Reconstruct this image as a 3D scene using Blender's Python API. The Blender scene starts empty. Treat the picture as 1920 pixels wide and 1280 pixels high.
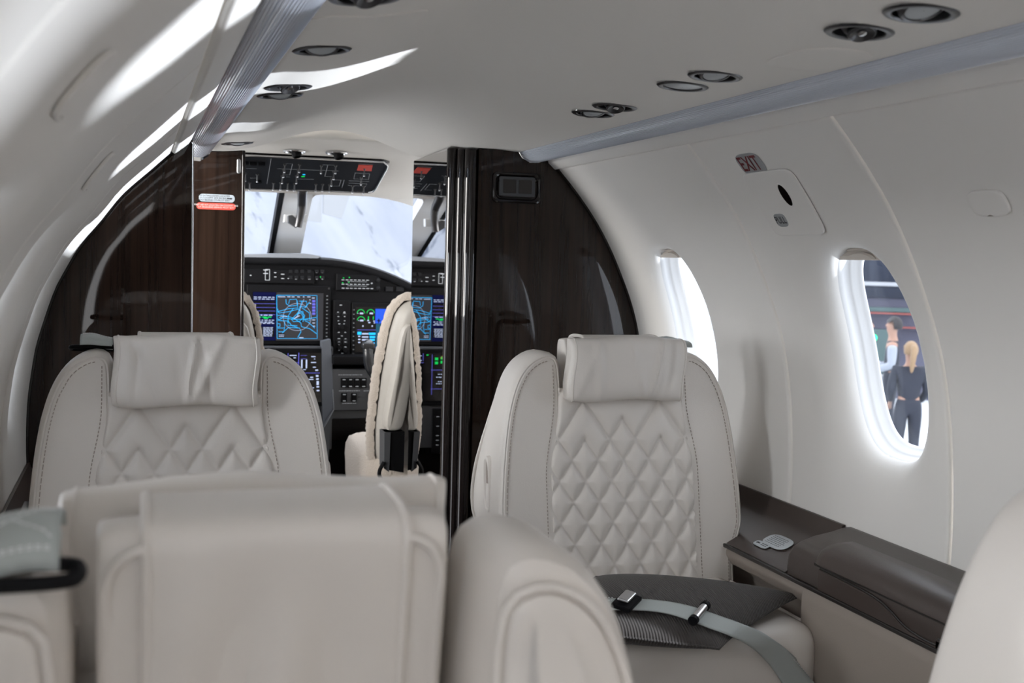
import bpy, bmesh, math, random
from mathutils import Vector, Matrix, noise
random.seed(7)
SIDE_FILL = 950.0
WORLD, BOUNCE_UP, SUN_B, EXPO = 4.0, 26.0, 40.0, 0.20
C = bpy.context.scene.collection
PI = math.pi
sc = bpy.context.scene

# ------------------------------------------------------------------ camera maths
F, ROLL, VP = 2200.0, 0.026, (255.0, 470.0)
CAM = Vector((-0.5, 0.0, 1.10))
def _basis():
    dx, dy = VP[0]-960, VP[1]-640
    c, s = math.cos(ROLL), math.sin(ROLL)
    xh, yd = dx*c+dy*s, -dx*s+dy*c
    p = math.atan(-yd/F); y = math.atan(-xh/F*math.cos(p))
    r0 = Vector((math.cos(y), -math.sin(y), 0))
    u0 = Vector((math.sin(y)*math.sin(p), math.cos(y)*math.sin(p), math.cos(p)))
    fw = u0.cross(r0)
    return r0*c+u0*s, -u0*c+r0*s, fw
RT, DN, FW = _basis()
def at(u, v, X=None, Y=None, Z=None):
    "the point of the plane X=, Y= or Z= seen in direction (u, v) of the 1920x1280 photograph"
    d = FW+RT*((u-960)/F)+DN*((v-640)/F)
    if X is not None: t = (X-CAM.x)/d.x
    elif Y is not None: t = (Y-CAM.y)/d.y
    else: t = (Z-CAM.z)/d.z
    return CAM+d*t
def at_plane(u, v, p0, n):
    d = FW+RT*((u-960)/F)+DN*((v-640)/F)
    return CAM+d*((p0-CAM).dot(n)/d.dot(n))

# ------------------------------------------------------------------ materials
def lin(r, g=None, b=None):
    if g is None: g = b = r
    f = lambda c: (c/255/12.92) if c/255 <= .04045 else ((c/255+.055)/1.055)**2.4
    return (f(r), f(g), f(b), 1)
def mat(name, col, rough=.5, metal=0, coat=0, bump=None, emit=None, spec=.5, sheen=0, var=None):
    m = bpy.data.materials.new(name); m.use_nodes = True
    nt = m.node_tree; b = nt.nodes['Principled BSDF']
    c = col if len(col) == 4 else (*col, 1)
    b.inputs['Base Color'].default_value = c
    b.inputs['Roughness'].default_value = rough
    b.inputs['Metallic'].default_value = metal
    b.inputs['Coat Weight'].default_value = coat
    b.inputs['Coat Roughness'].default_value = .02
    b.inputs['Specular IOR Level'].default_value = 0 if coat else spec
    b.inputs['Sheen Weight'].default_value = sheen
    tc = nt.nodes.new('ShaderNodeTexCoord')
    if bump:
        n = nt.nodes.new('ShaderNodeTexNoise'); n.inputs['Scale'].default_value = bump[0]
        n.inputs['Detail'].default_value = 4
        nt.links.new(tc.outputs['Object'], n.inputs['Vector'])
        bp = nt.nodes.new('ShaderNodeBump'); bp.inputs['Strength'].default_value = bump[1]
        bp.inputs['Distance'].default_value = bump[2] if len(bump) > 2 else .001
        nt.links.new(n.outputs['Fac'], bp.inputs['Height'])
        nt.links.new(bp.outputs['Normal'], b.inputs['Normal'])
    if var:
        n = nt.nodes.new('ShaderNodeTexNoise'); n.inputs['Scale'].default_value = var[0]; n.inputs['Detail'].default_value = 5
        nt.links.new(tc.outputs['Object'], n.inputs['Vector'])
        mx = nt.nodes.new('ShaderNodeMix'); mx.data_type = 'RGBA'
        mx.inputs['A'].default_value = c
        mx.inputs['B'].default_value = tuple(x*var[1] for x in c[:3])+(1,)
        nt.links.new(n.outputs['Fac'], mx.inputs['Factor'])
        nt.links.new(mx.outputs['Result'], b.inputs['Base Color'])
    if emit:
        b.inputs['Emission Color'].default_value = (*emit[:3], 1)
        b.inputs['Emission Strength'].default_value = emit[3]
    return m
def wood(name, dark, light, rough=.12, axis='Z', scale=1.0):
    m = mat(name, dark, rough, coat=.65)
    nt = m.node_tree; b = nt.nodes['Principled BSDF']
    tc = nt.nodes.new('ShaderNodeTexCoord'); mp = nt.nodes.new('ShaderNodeMapping')
    sx = {'Z': (70, 70, 1.6), 'X': (2, 40, 160)}[axis]
    mp.inputs['Scale'].default_value = tuple(s*scale for s in sx)
    nt.links.new(tc.outputs['Object'], mp.inputs['Vector'])
    n = nt.nodes.new('ShaderNodeTexNoise'); n.inputs['Scale'].default_value = 1; n.inputs['Detail'].default_value = 6
    n.inputs['Roughness'].default_value = .65; n.inputs['Distortion'].default_value = .4
    nt.links.new(mp.outputs['Vector'], n.inputs['Vector'])
    r = nt.nodes.new('ShaderNodeValToRGB')
    r.color_ramp.elements[0].position = .32; r.color_ramp.elements[0].color = (*dark, 1)
    r.color_ramp.elements[1].position = .72; r.color_ramp.elements[1].color = (*light, 1)
    nt.links.new(n.outputs['Fac'], r.inputs['Fac'])
    nt.links.new(r.outputs['Color'], b.inputs['Base Color'])
    return m
def pane_mat(name, tint, gloss=.06):
    m = bpy.data.materials.new(name); m.use_nodes = True
    nt = m.node_tree; nt.nodes.clear()
    o = nt.nodes.new('ShaderNodeOutputMaterial'); mx = nt.nodes.new('ShaderNodeMixShader')
    t = nt.nodes.new('ShaderNodeBsdfTransparent'); t.inputs['Color'].default_value = (*tint, 1)
    g = nt.nodes.new('ShaderNodeBsdfGlossy'); g.inputs['Roughness'].default_value = .02
    f = nt.nodes.new('ShaderNodeLayerWeight'); f.inputs['Blend'].default_value = .25
    pw = nt.nodes.new('ShaderNodeMath'); pw.operation = 'POWER'; pw.inputs[1].default_value = 3.0
    md = nt.nodes.new('ShaderNodeMath'); md.operation = 'MULTIPLY_ADD'; md.inputs[1].default_value = .35; md.inputs[2].default_value = .03
    nt.links.new(f.outputs['Facing'], pw.inputs[0]); nt.links.new(pw.outputs[0], md.inputs[0]); nt.links.new(md.outputs[0], mx.inputs['Fac'])
    nt.links.new(t.outputs[0], mx.inputs[1]); nt.links.new(g.outputs[0], mx.inputs[2])
    nt.links.new(mx.outputs[0], o.inputs['Surface'])
    return m
def glow(name, col, s=1.0):
    return mat(name, (0.003, .003, .004), .5, emit=(*col, s), spec=0)

M = {}
M['lining'] = mat('cream_lining', (.785, .765, .735), .55, bump=(900, .12, .0006))
M['ceil'] = mat('ceiling_suede', (.79, .765, .725), .7, bump=(1200, .1, .0006))
M['leather'] = mat('beige_leather', (.655, .615, .573), .42, bump=(420, .22, .0008))
M['stitch'] = mat('taupe_thread', (.34, .29, .25), .7)
M['wood'] = wood('dark_lacquered_wood', (.008, .0055, .0045), (.024, .0140, .0100))
M['wood2'] = wood('figured_dark_wood', (.010, .0063, .005), (.034, .0195, .0135), axis='Z', scale=.7)
M['black'] = mat('black_lacquer', (.008, .006, .006), .08, coat=1)
M['mirror'] = mat('smoked_mirror', (.58, .57, .57), .015, metal=1)
M['chrome'] = mat('brushed_metal', (.62, .63, .65), .22, metal=1)
M['darkmetal'] = mat('gunmetal', (.10, .10, .105), .3, metal=.8)
M['plastic'] = mat('black_plastic', (.0060, .0060, .0070), .5, spec=.10)
M['plastic2'] = mat('charcoal_plastic', (.013, .0135, .0155), .5, spec=.15)
M['grey'] = mat('grey_panel_paint', (.075, .078, .085), .5, spec=.3)
M['lightgrey'] = mat('pale_grey_paint', (.22, .235, .26), .5)
M['vinyl'] = mat('brown_vinyl', (.050, .037, .032), .36, bump=(700, .3, .0008))
M['vinyl_low'] = mat('taupe_vinyl', (.27, .23, .20), .5, bump=(600, .25, .0008))
M['trimdark'] = mat('dark_trim', (.02, .017, .016), .3)
M['lens'] = mat('ribbed_lens_plastic', (.56, .595, .665), .2, spec=.7)
M['frost'] = mat('frosted_lens', (.42, .45, .47), .3)
M['webbing'] = mat('sage_grey_webbing', (.40, .435, .425), .6, bump=(1500, .5, .0006))
M['thread'] = mat('white_thread', (.75, .77, .77), .7)
M['signgrey'] = mat('grey_label', (.33, .34, .35), .5)
M['signred'] = mat('red_label', (.66, .085, .06), .5)
M['labelblue'] = mat('pale_blue_label', (.50, .56, .62), .5)
M['ink'] = mat('dark_ink', (.012, .012, .014), .6)
M['maroon'] = mat('maroon_ink', (.13, .008, .012), .6)
M['whiteink'] = mat('white_ink', (.8, .78, .76), .6)
M['leather_crew'] = mat('grey_beige_leather', (.47, .445, .41), .42, bump=(420, .22, .0008))
M['yoke'] = mat('yoke_plastic', (.018, .020, .024), .26, spec=.7)
M['fur'] = mat('sheepskin', (.64, .565, .49), .9, bump=(260, 1.0, .004), sheen=.4)
M['carpet'] = mat('brown_carpet', (.10, .08, .07), .9, bump=(300, .8, .003))
M['pane'] = pane_mat('acrylic_pane', (.90, .93, .97))
M['shade'] = mat('pleated_shade', (.62, .57, .52), .6)
M['white_frame'] = mat('white_window_frame', (.82, .83, .84), .4)
# corded cushion fabric
M['cord'] = mat('brown_corded_fabric', (.034, .028, .025), .85, sheen=.15)
def _cord():
    nt = M['cord'].node_tree; b = nt.nodes['Principled BSDF']
    tc = nt.nodes.new('ShaderNodeTexCoord')
    w = nt.nodes.new('ShaderNodeTexWave'); w.wave_type = 'BANDS'; w.bands_direction = 'X'
    w.inputs['Scale'].default_value = 74; w.inputs['Distortion'].default_value = .6
    w.inputs['Detail'].default_value = 1
    nt.links.new(tc.outputs['Object'], w.inputs['Vector'])
    bp = nt.nodes.new('ShaderNodeBump'); bp.inputs['Strength'].default_value = .9; bp.inputs['Distance'].default_value = .0012
    nt.links.new(w.outputs['Fac'], bp.inputs['Height'])
    nt.links.new(bp.outputs['Normal'], b.inputs['Normal'])
_cord()
# snow covered mountain picture
def snow(name):
    m = mat(name, (.2, .22, .25), .8)
    nt = m.node_tree; b = nt.nodes['Principled BSDF']; tc = nt.nodes.new('ShaderNodeTexCoord')
    def nz(scale, rot, sc3, det, rough, lo, hi):
        vr = nt.nodes.new('ShaderNodeVectorRotate'); vr.rotation_type = 'Y_AXIS'; vr.inputs['Angle'].default_value = rot
        mp = nt.nodes.new('ShaderNodeMapping'); mp.inputs['Scale'].default_value = sc3
        n = nt.nodes.new('ShaderNodeTexNoise'); n.inputs['Scale'].default_value = scale; n.inputs['Detail'].default_value = det; n.inputs['Roughness'].default_value = rough
        nt.links.new(tc.outputs['Object'], vr.inputs['Vector']); nt.links.new(vr.outputs['Vector'], mp.inputs['Vector']); nt.links.new(mp.outputs['Vector'], n.inputs['Vector'])
        r = nt.nodes.new('ShaderNodeMapRange'); r.inputs['From Min'].default_value = lo; r.inputs['From Max'].default_value = hi
        nt.links.new(n.outputs['Fac'], r.inputs['Value']); return r.outputs['Result']
    speck = nz(2.4, -.95, (.75, .3, 3.0), 9, .70, .53, .63); mask = nz(.9, -.95, (.45, .3, 1.9), 3, .5, .46, .58); tone = nz(1.2, -.95, (.5, .3, 2.4), 7, .6, .35, .65)
    mu = nt.nodes.new('ShaderNodeMath'); mu.operation = 'MULTIPLY'; nt.links.new(speck, mu.inputs[0]); nt.links.new(mask, mu.inputs[1])
    m1 = nt.nodes.new('ShaderNodeMix'); m1.data_type = 'RGBA'; m1.inputs['A'].default_value = (.255, .270, .310, 1); m1.inputs['B'].default_value = (.315, .325, .35, 1); nt.links.new(tone, m1.inputs['Factor'])
    m2 = nt.nodes.new('ShaderNodeMix'); m2.data_type = 'RGBA'; m2.inputs['B'].default_value = (.040, .052, .085, 1); nt.links.new(mu.outputs[0], m2.inputs['Factor']); nt.links.new(m1.outputs['Result'], m2.inputs['A'])
    nt.links.new(m2.outputs['Result'], b.inputs['Base Color'])
    return m
M['snow'] = snow('snow_mountain_print')
# screens
M['scr_black'] = mat('display_glass', (.002, .002, .003), .12)
M['scr_navy'] = glow('display_navy', (.004, .006, .05), 1)
M['scr_map'] = glow('display_terrain', (.045, .045, .05), 1)
M['scr_cyan'] = glow('display_cyan', (.02, .46, 1.0), 1.5)
M['scr_white'] = glow('display_white', (.62, .72, 1.0), .9)
M['scr_blue'] = glow('display_blue', (.03, .12, .85), 1)
M['scr_violet'] = glow('display_violet', (.16, .16, .75), 1)
M['scr_teal'] = glow('display_teal', (.02, .10, .16), 1)
M['scr_green'] = glow('display_green', (.01, .75, .12), 1)
M['scr_red'] = glow('display_red', (.5, .04, .02), 1)
M['legend'] = mat('backlit_legend', (.45, .47, .5), .6, emit=(.6, .65, .7, .18))
# ------------------------------------------------------------------ mesh helpers
class MB:
    def __init__(s): s.v = []; s.f = []; s.mi = []; s.cur = 0; s.box = False
    def add(s, vs, fs):
        o = len(s.v); s.v += [Vector(p) for p in vs]
        s.f += [[i+o for i in f] for f in fs]; s.mi += [s.cur]*len(fs); return s
    def grid(s, fn, nu, nv, cu=False, cv=False):
        vs = [fn(i/nu, j/nv) for j in range(nv+(0 if cv else 1)) for i in range(nu+(0 if cu else 1))]
        W = nu+(0 if cu else 1); H = nv+(0 if cv else 1); fs = []
        for j in range(nv):
            for i in range(nu):
                a, b = i, (i+1) % W; c, d = j, (j+1) % H
                fs.append([c*W+a, c*W+b, d*W+b, d*W+a])
        return s.add(vs, fs)
    def rings(s, rs, close=True, cap0=True, cap1=True):
        n = len(rs[0]); vs = [p for r in rs for p in r]; fs = []
        for k in range(len(rs)-1):
            for i in range(n if close else n-1):
                j = (i+1) % n
                fs.append([k*n+i, k*n+j, (k+1)*n+j, (k+1)*n+i])
        if cap0: fs.append(list(range(n-1, -1, -1)))
        if cap1: fs.append([(len(rs)-1)*n+i for i in range(n)])
        return s.add(vs, fs)
    def tube(s, path, r, n=8, closed=False, cap=True):
        P = [Vector(p) for p in path]; m = len(P); rs = []; up = None
        for k in range(m):
            a = P[(k-1) % m] if (closed or k > 0) else P[k]
            b = P[(k+1) % m] if (closed or k < m-1) else P[k]
            t = (b-a).normalized()
            if up is None:
                up = Vector((0, 0, 1)) if abs(t.z) < .9 else Vector((1, 0, 0))
            x = up.cross(t)
            if x.length < 1e-5: x = Vector((1, 0, 0)).cross(t)
            x.normalize(); up = t.cross(x).normalized()
            rr = r[k] if isinstance(r, (list, tuple)) else r
            rs.append([P[k]+(x*math.cos(2*PI*i/n)+up*math.sin(2*PI*i/n))*rr for i in range(n)])
        if closed:
            rs.append(rs[0]); return s.rings(rs, True, False, False)
        return s.rings(rs, True, cap, cap)
    def rbox(s, lo, hi, r=.01, seg=3, M4=None):
        s.box = True
        bm = bmesh.new(); bmesh.ops.create_cube(bm, size=1)
        lo, hi = Vector(lo), Vector(hi)
        for v in bm.verts:
            v.co = Vector(((v.co[i]+.5)*(hi[i]-lo[i])+lo[i]) for i in range(3))
        if r > 0:
            bmesh.ops.bevel(bm, geom=bm.edges[:], offset=r, segments=seg, affect='EDGES', profile=.5)
        if M4 is not None: bm.transform(M4)
        bm.verts.index_update()
        s.add([v.co.copy() for v in bm.verts], [[v.index for v in f.verts] for f in bm.faces]); bm.free(); return s
    def prism(s, poly, off):
        "polygon (3D points) given a thickness along vector off"
        a = [Vector(p) for p in poly]; b = [p+Vector(off) for p in a]
        return s.rings([a, b])
    def lathe(s, prof, o, ax=(0, 0, 1), n=32, cap0=False, cap1=False):
        ax = Vector(ax).normalized(); x = ax.orthogonal().normalized(); y = ax.cross(x); o = Vector(o)
        return s.rings([[o+ax*h+(x*math.cos(2*PI*i/n)+y*math.sin(2*PI*i/n))*r for i in range(n)] for r, h in prof], True, cap0, cap1)
    def ribbon(s, path, w, nrm, th=.0004):
        "flat strip of width w along path in a plane with normal nrm"
        P = [Vector(p) for p in path]; N = Vector(nrm)
        rs = []
        for k in range(len(P)):
            t = (P[min(k+1, len(P)-1)]-P[max(k-1, 0)]).normalized(); sd = t.cross(N).normalized()*w/2
            rs.append([P[k]-sd, P[k]+sd, P[k]+sd+N*th, P[k]-sd+N*th])
        return s.rings(rs)
MW = {}
def mw(o):
    m = Matrix.Identity(4)
    while o is not None:
        m = MW.get(o.name, Matrix.Identity(4)) @ m; o = o.parent
    return m
def build(mb, name, mt, parent=None, local=False, ang=35, merge=0, flip=False, smooth=True):
    me = bpy.data.meshes.new(name)
    vs = mb.v
    if parent is not None and not local:
        inv = mw(parent).inverted(); vs = [inv @ p for p in vs]
    me.from_pydata([tuple(p) for p in vs], [], mb.f)
    bm = bmesh.new(); bm.from_mesh(me)
    if merge: bmesh.ops.remove_doubles(bm, verts=bm.verts[:], dist=merge)
    bmesh.ops.recalc_face_normals(bm, faces=bm.faces[:])
    if flip: bmesh.ops.reverse_faces(bm, faces=bm.faces[:])
    bm.to_mesh(me); bm.free()
    mts = mt if isinstance(mt, (list, tuple)) else [mt]
    for x in mts: me.materials.append(M[x] if isinstance(x, str) else x)
    if len(mts) > 1:
        for p, i in zip(me.polygons, mb.mi): p.material_index = i
    if smooth:
        me.polygons.foreach_set('use_smooth', [True]*len(me.polygons))
        me.set_sharp_from_angle(angle=math.radians(ang))
    o = bpy.data.objects.new(name, me); C.objects.link(o)
    if parent is not None: o.parent = parent
    if mb.box and smooth:
        md = o.modifiers.new('face_weighted', 'WEIGHTED_NORMAL'); md.keep_sharp = True
    MW[o.name] = Matrix.Identity(4)
    return o
def tag(o, label=None, cat=None, group=None, kind=None):
    if label: o['label'] = label
    if cat: o['category'] = cat
    if group: o['group'] = group
    if kind: o['kind'] = kind
    return o
def thing(name, label, cat, loc=(0, 0, 0), rz=0, group=None, kind=None):
    o = bpy.data.objects.new(name, None); C.objects.link(o)
    o.location = loc; o.rotation_euler = (0, 0, rz); o.empty_display_size = .05
    MW[o.name] = Matrix.Translation(Vector(loc)) @ Matrix.Rotation(rz, 4, 'Z')
    return tag(o, label, cat, group, kind)
def dup(root, loc, rz, label, group=None):
    r = root.copy(); C.objects.link(r); r.location = loc; r.rotation_euler = (0, 0, rz)
    MW[r.name] = Matrix.Translation(Vector(loc)) @ Matrix.Rotation(rz, 4, 'Z')
    r['label'] = label
    if group: r['group'] = group
    for ch in list(root.children):
        c = ch.copy(); C.objects.link(c); c.parent = r; MW[c.name] = Matrix.Identity(4)
        for g in ch.children:
            d = g.copy(); C.objects.link(d); d.parent = c; MW[d.name] = Matrix.Identity(4)
    return r
def struct(o): o['kind'] = 'structure'; return o
def catmull(P, n):
    P = [Vector(p) for p in P]; out = []
    for i in range(len(P)-1):
        p0, p1, p2 = P[max(i-1, 0)], P[i], P[i+1]; p3 = P[min(i+2, len(P)-1)]
        for k in range(n):
            t = k/n
            out.append(.5*((2*p1)+(p2-p0)*t+(2*p0-5*p1+4*p2-p3)*t*t+(3*p1-p0-3*p2+p3)*t**3))
    out.append(P[-1]); return out
def text_polys(s, bold=0.0, size=1.0, squeeze=1.0):
    "vertices and faces (2D) of a text, centred on the origin"
    cu = bpy.data.curves.new('txt', 'FONT'); cu.body = s; cu.size = size; cu.offset = bold
    cu.align_x = 'CENTER'; cu.align_y = 'CENTER'; cu.resolution_u = 3
    ob = bpy.data.objects.new('txt', cu); C.objects.link(ob)
    dg = bpy.context.evaluated_depsgraph_get(); me = ob.evaluated_get(dg).to_mesh()
    vs = [(v.co.x*squeeze, v.co.y) for v in me.vertices]; fs = [list(p.vertices) for p in me.polygons]
    ob.evaluated_get(dg).to_mesh_clear(); bpy.data.objects.remove(ob); bpy.data.curves.remove(cu)
    return vs, fs
def add_text(mb, s, fn, **k):
    vs, fs = text_polys(s, **k)
    if vs: mb.add([fn(a, b) for a, b in vs], fs)
def sstep(a, b, x):
    t = max(0, min(1, (x-a)/(b-a))); return t*t*(3-2*t)
# ------------------------------------------------------------------ cabin shell
WALL = [(.442, 1.348), (.472, 1.326), (.530, 1.262), (.581, 1.195), (.622, 1.126), (.657, 1.052), (.680, .995), (.698, .933),
        (.712, .855), (.720, .774), (.7235, .70), (.7225, .63), (.715, .52), (.700, .40), (.665, .22), (.620, .0)]
WALL_L = [(.384, 1.348), (.425, 1.318), (.470, 1.276), (.528, 1.221), (.572, 1.163), (.615, 1.108), (.645, 1.055), (.669, 1.004),
          (.701, .901), (.712, .840), (.7205, .774), (.7235, .70), (.7225, .63), (.715, .52), (.700, .40), (.665, .22), (.620, .0)]
_W = {1: catmull([Vector((x, 0, z)) for x, z in WALL], 12), -1: catmull([Vector((x, 0, z)) for x, z in WALL_L], 12)}
_S = {}
for sd, w in _W.items():
    L = [0.0]
    for a, b in zip(w, w[1:]): L.append(L[-1]+(b-a).length)
    _S[sd] = L
def wall_sd(side, s):
    L, w = _S[side], _W[side]
    s = max(0, min(L[-1]-1e-6, s)); lo, hi = 0, len(L)-1
    while hi-lo > 1:
        m = (lo+hi)//2
        if L[m] <= s: lo = m
        else: hi = m
    t = (s-L[lo])/(L[hi]-L[lo]); p = w[lo].lerp(w[hi], t)
    k0, k1 = max(lo-2, 0), min(hi+2, len(w)-1)
    d = (w[k1]-w[k0]).normalized()
    return p, Vector((-d.z, 0, d.x))          # point, outward normal (x, z plane)
def s_of_z(z, side=1):
    L, w = _S[side], _W[side]
    for i in range(len(w)-1):
        if w[i+1].z <= z <= w[i].z:
            return L[i]+(L[i+1]-L[i])*(w[i].z-z)/(w[i].z-w[i+1].z)
    return L[-1]
def WP(side, s, Y, d=0):
    p, n = wall_sd(side, s); q = p+n*d
    return Vector((side*q.x, Y, q.z))
SEAM_Z = {1: 1.326, -1: 1.318}
S_SEAM = {k: s_of_z(z, k) for k, z in SEAM_Z.items()}
S_END = {k: _S[k][-1]-1e-4 for k in (1, -1)}
SW_C = {k: (s_of_z(1.120, k)+s_of_z(.772, k))/2 for k in (1, -1)}
SW_H = (s_of_z(.772)-s_of_z(1.120))/2; YW_H = .114
def sup(th, n=2.7):
    c, s = math.cos(th), math.sin(th)
    return math.copysign(abs(c)**(2/n), c), math.copysign(abs(s)**(2/n), s)
LIP = [(.084, 0), (.062, .0016), (.044, .0042), (.029, .0082), (.017, .0140), (.008, .0215), (.002, .031), (0, .040)]
def wall_panel(mb, side, Y0, Y1, s0, s1, yw=None):
    fine = [0, .0014, .0032, .0055, .008, .014]
    def nodes(a, b, step, extra=()):
        ks = [a]+list(extra)+[b]; out = []
        for p, q in zip(ks, ks[1:]):
            n = max(1, round((q-p)/step)); out += [p+(q-p)*i/n for i in range(n)]
        return out+[b]
    WY, WS, SWC = .21, .27, SW_C[side]
    WA = min(WY, yw-Y0-.018) if yw else WY; QA = min(1, (WA-YW_H-.006)/LIP[0][0])     # room towards the aft joint
    ex_y = [yw-WA, yw+WY] if yw else []; ex_s = [SWC-WS, SWC+WS] if yw else []
    Yn = [Y0+e for e in fine[:-1]]+nodes(Y0+fine[-1], Y1-fine[-1], .026, ex_y)+[Y1-e for e in fine[:-1][::-1]]
    Sn = [s0+e for e in fine[:-1]]+nodes(s0+fine[-1], s1-fine[-1], .024, ex_s)+[s1-e for e in fine[:-1][::-1]]
    def depth(s, Y):
        e = min(s-s0, s1-s, Y-Y0, Y1-Y)
        return .0050*(1-min(1, e/.008))**2+(.006 if e < 1e-6 else 0)
    idx = {}
    def vid(i, j):
        if (i, j) not in idx:
            idx[(i, j)] = len(mb.v); mb.v.append(WP(side, Sn[j], Yn[i], depth(Sn[j], Yn[i])))
        return idx[(i, j)]
    near = lambda L, x: min(range(len(L)), key=lambda k: abs(L[k]-x))
    if yw:
        i0, i1, j0, j1 = near(Yn, yw-WA), near(Yn, yw+WY), near(Sn, SWC-WS), near(Sn, SWC+WS)
    for i in range(len(Yn)-1):
        for j in range(len(Sn)-1):
            if yw and i0 <= i < i1 and j0 <= j < j1: continue
            mb.f.append([vid(i, j), vid(i+1, j), vid(i+1, j+1), vid(i, j+1)]); mb.mi.append(0)
    if yw:
        loop = [(i, j0) for i in range(i0, i1)]+[(i1, j) for j in range(j0, j1)]+[(i, j1) for i in range(i1, i0, -1)]+[(i0, j) for j in range(j1, j0, -1)]
        rings = [[vid(*q) for q in loop]]
        bnd = [(Yn[i], Sn[j]) for i, j in loop]
        prof = [(t, None) for t in (.8, .6, .4, .2)]+[(0, k) for k in range(len(LIP))]
        N = len(loop)
        ths = [math.atan2((s-SWC)/WS, (y-yw)/WY) for y, s in bnd]
        for t, k in prof:
            row = []
            for (y, s), th in zip(bnd, ths):
                cx, cs = sup(th)
                o, d = LIP[0] if k is None else LIP[k]
                ey, es = yw+cx*(YW_H+o*(QA if cx < 0 else 1)), SWC+cs*(SW_H+o)
                yy, ss = ey+(y-ey)*t, es+(s-es)*t
                row.append(len(mb.v)); mb.v.append(WP(side, ss, yy, d if k is not None else 0))
            rings.append(row)
        for a, b in zip(rings, rings[1:]):
            for q in range(N):
                r = (q+1) % N
                mb.f.append([a[q], a[r], b[r], b[q]]); mb.mi.append(0)

def oval_ring(side, yw, off, d, n=72):
    return [WP(side, SW_C[side]+sup(2*PI*i/n)[1]*(SW_H+off), yw+sup(2*PI*i/n)[0]*(YW_H+off), d) for i in range(n)]
def make_window(k, side, yw):
    r = thing('window_%d' % k, None, None, WP(side, SW_C[side], yw), kind='structure')
    mb = MB()
    # moulded reveal behind the lining: stepped rings ending at the pane
    mb.rings([oval_ring(side, yw, o, d) for o, d in [(.004, .034), (.0005, .037), (-.002, .046), (-.004, .055), (-.0062, .0565), (-.0085, .060), (-.0115, .066), (-.0150, .070), (-.0185, .073), (-.019, .076), (-.004, .078)]], True, False, False)
    struct(build(mb, 'window_frame', 'white_frame', r, ang=50))
    mb = MB()
    rr = [[WP(side, SW_C[side], yw, .0745+.001*q)*(1-t)+p*t for p in oval_ring(side, yw, -.016, .0745+.001*q)] for q, ts in ((0, (.02, .35, .7, 1)), (1, (1, .7, .35, .02))) for t in ts]
    mb.rings(rr)
    struct(build(mb, 'window_pane', 'pane', r))
    # pleated shade, almost fully raised: only its lower hem with the pull tab shows
    mb = MB(); zs = s_of_z(1.100, side); zt = SW_C[side]-SW_H
    def f(u, v):
        y = yw+(u-.5)*2*(YW_H-.006); s = zt-.02+(zs-zt+.02)*v
        return WP(side, s, y, .0420+.003*math.sin(v*9*PI))
    mb.grid(f, 20, 27); mb.grid(lambda u, v: WP(side, zs, yw+(u-.5)*2*(YW_H-.006), .038+.012*v), 20, 1)
    mb.grid(lambda u, v: WP(side, zs-.007*(1-v), yw+(u-.5)*2*(YW_H-.006), .037), 20, 1)
    sh = struct(build(mb, 'window_shade', 'shade', r))
    mb = MB()
    def tabp(t, d):
        return WP(side, zs-.004-.011*math.sin(PI*t)**.7, yw+(t-.5)*.075, d)
    mb.rings([[tabp(t/16, d) for t in range(17)] for d in (.036, .030)])
    struct(build(mb, 'shade_tab', 'shade', sh))
    return r
PANELS = {1: [(2.002, 2.705, 2.442), (1.528, 1.998, 1.708), (.68, 1.524, .974+.04), (-.06, .676, .240), (-.8, -.064, None), (-1.5, -.804, None)],
          -1: [(2.152, 2.705, 2.442), (1.40, 2.148, 1.708), (.60, 1.396, .974+.04), (-.06, .596, .240)]}
k = 0
for side, nm in ((1, 'right'), (-1, 'left')):
    mb = MB()
    for Y0, Y1, yw in PANELS[side]:
        wall_panel(mb, side, Y0, Y1, S_SEAM[side]+.0005, S_END[side], yw)
    # backing strips behind the panel joints
    for Yj in sorted({Y for P_ in PANELS[side] for Y in P_[:2]}):
        mb.rings([[WP(side, S_SEAM[side]-.01+(S_END[side]-S_SEAM[side]+.01)*i/70, Y, .0085) for i in range(71)] for Y in (Yj-.012, Yj+.012)], False, False, False)
    struct(build(mb, 'wall_'+nm, 'lining', ang=60))
    for Y0, Y1, yw in PANELS[side]:
        if yw: k += 1; make_window(k, side, yw)
    # narrow lining strip between the cove light and the wall panels; it laps over their top edge
    Ya = -1.5; mb = MB()
    ss = [0, .004, .012, .022, S_SEAM[side]-.004, S_SEAM[side]-.001, S_SEAM[side]+.0005, S_SEAM[side]+.0008]
    dd = [.004, -.002, -.0055, -.0065, -.0070, -.0060, -.002, .005]
    mb.rings([[WP(side, s, Y, d) for s, d in zip(ss, dd)] for Y in (Ya, .68, 2.74)], False, False, False)
    struct(build(mb, 'trim_1' if side == 1 else 'trim_2', 'lining', ang=60))

def ceil_z(x):
    b = .066*.5*(1+math.cos(PI*min(1, abs(x)/.29)))
    return 1.364+b-.004*(sstep(.31, .376, x) if x > 0 else sstep(.29, .322, -x))
xs = [-.323+.701*i/84 for i in range(85)]
FIX = [(.270, 1.046, 'eye'), (.270, 1.155, 'nozzle'), (.273, 1.505, 'eye'), (.273, 1.608, 'lens'), (.275, 1.873, 'nozzle'), (.275, 1.973, 'eye'),
       (-.272, 1.544, 'eye'), (-.271, 1.908, 'nozzle'), (-.272, 2.010, 'eye'), (-.268, 2.930, 'eye'), (-.277, 1.214, 'nozzle')]
RF, HB_ = .0365, .0480
def nodes1(a, b, step, extra):
    ks = [a]+sorted(extra)+[b]; out = []
    for p, q in zip(ks, ks[1:]):
        if q-p < 1e-7: continue
        n = max(1, round((q-p)/step)); out += [p+(q-p)*i/n for i in range(n)]
    return out+[b]
mb = MB()
Xn = nodes1(-.323, .378, .012, [s_*.272+e*.0465 for s_ in (1, -1) for e in (1, -1)])
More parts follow.
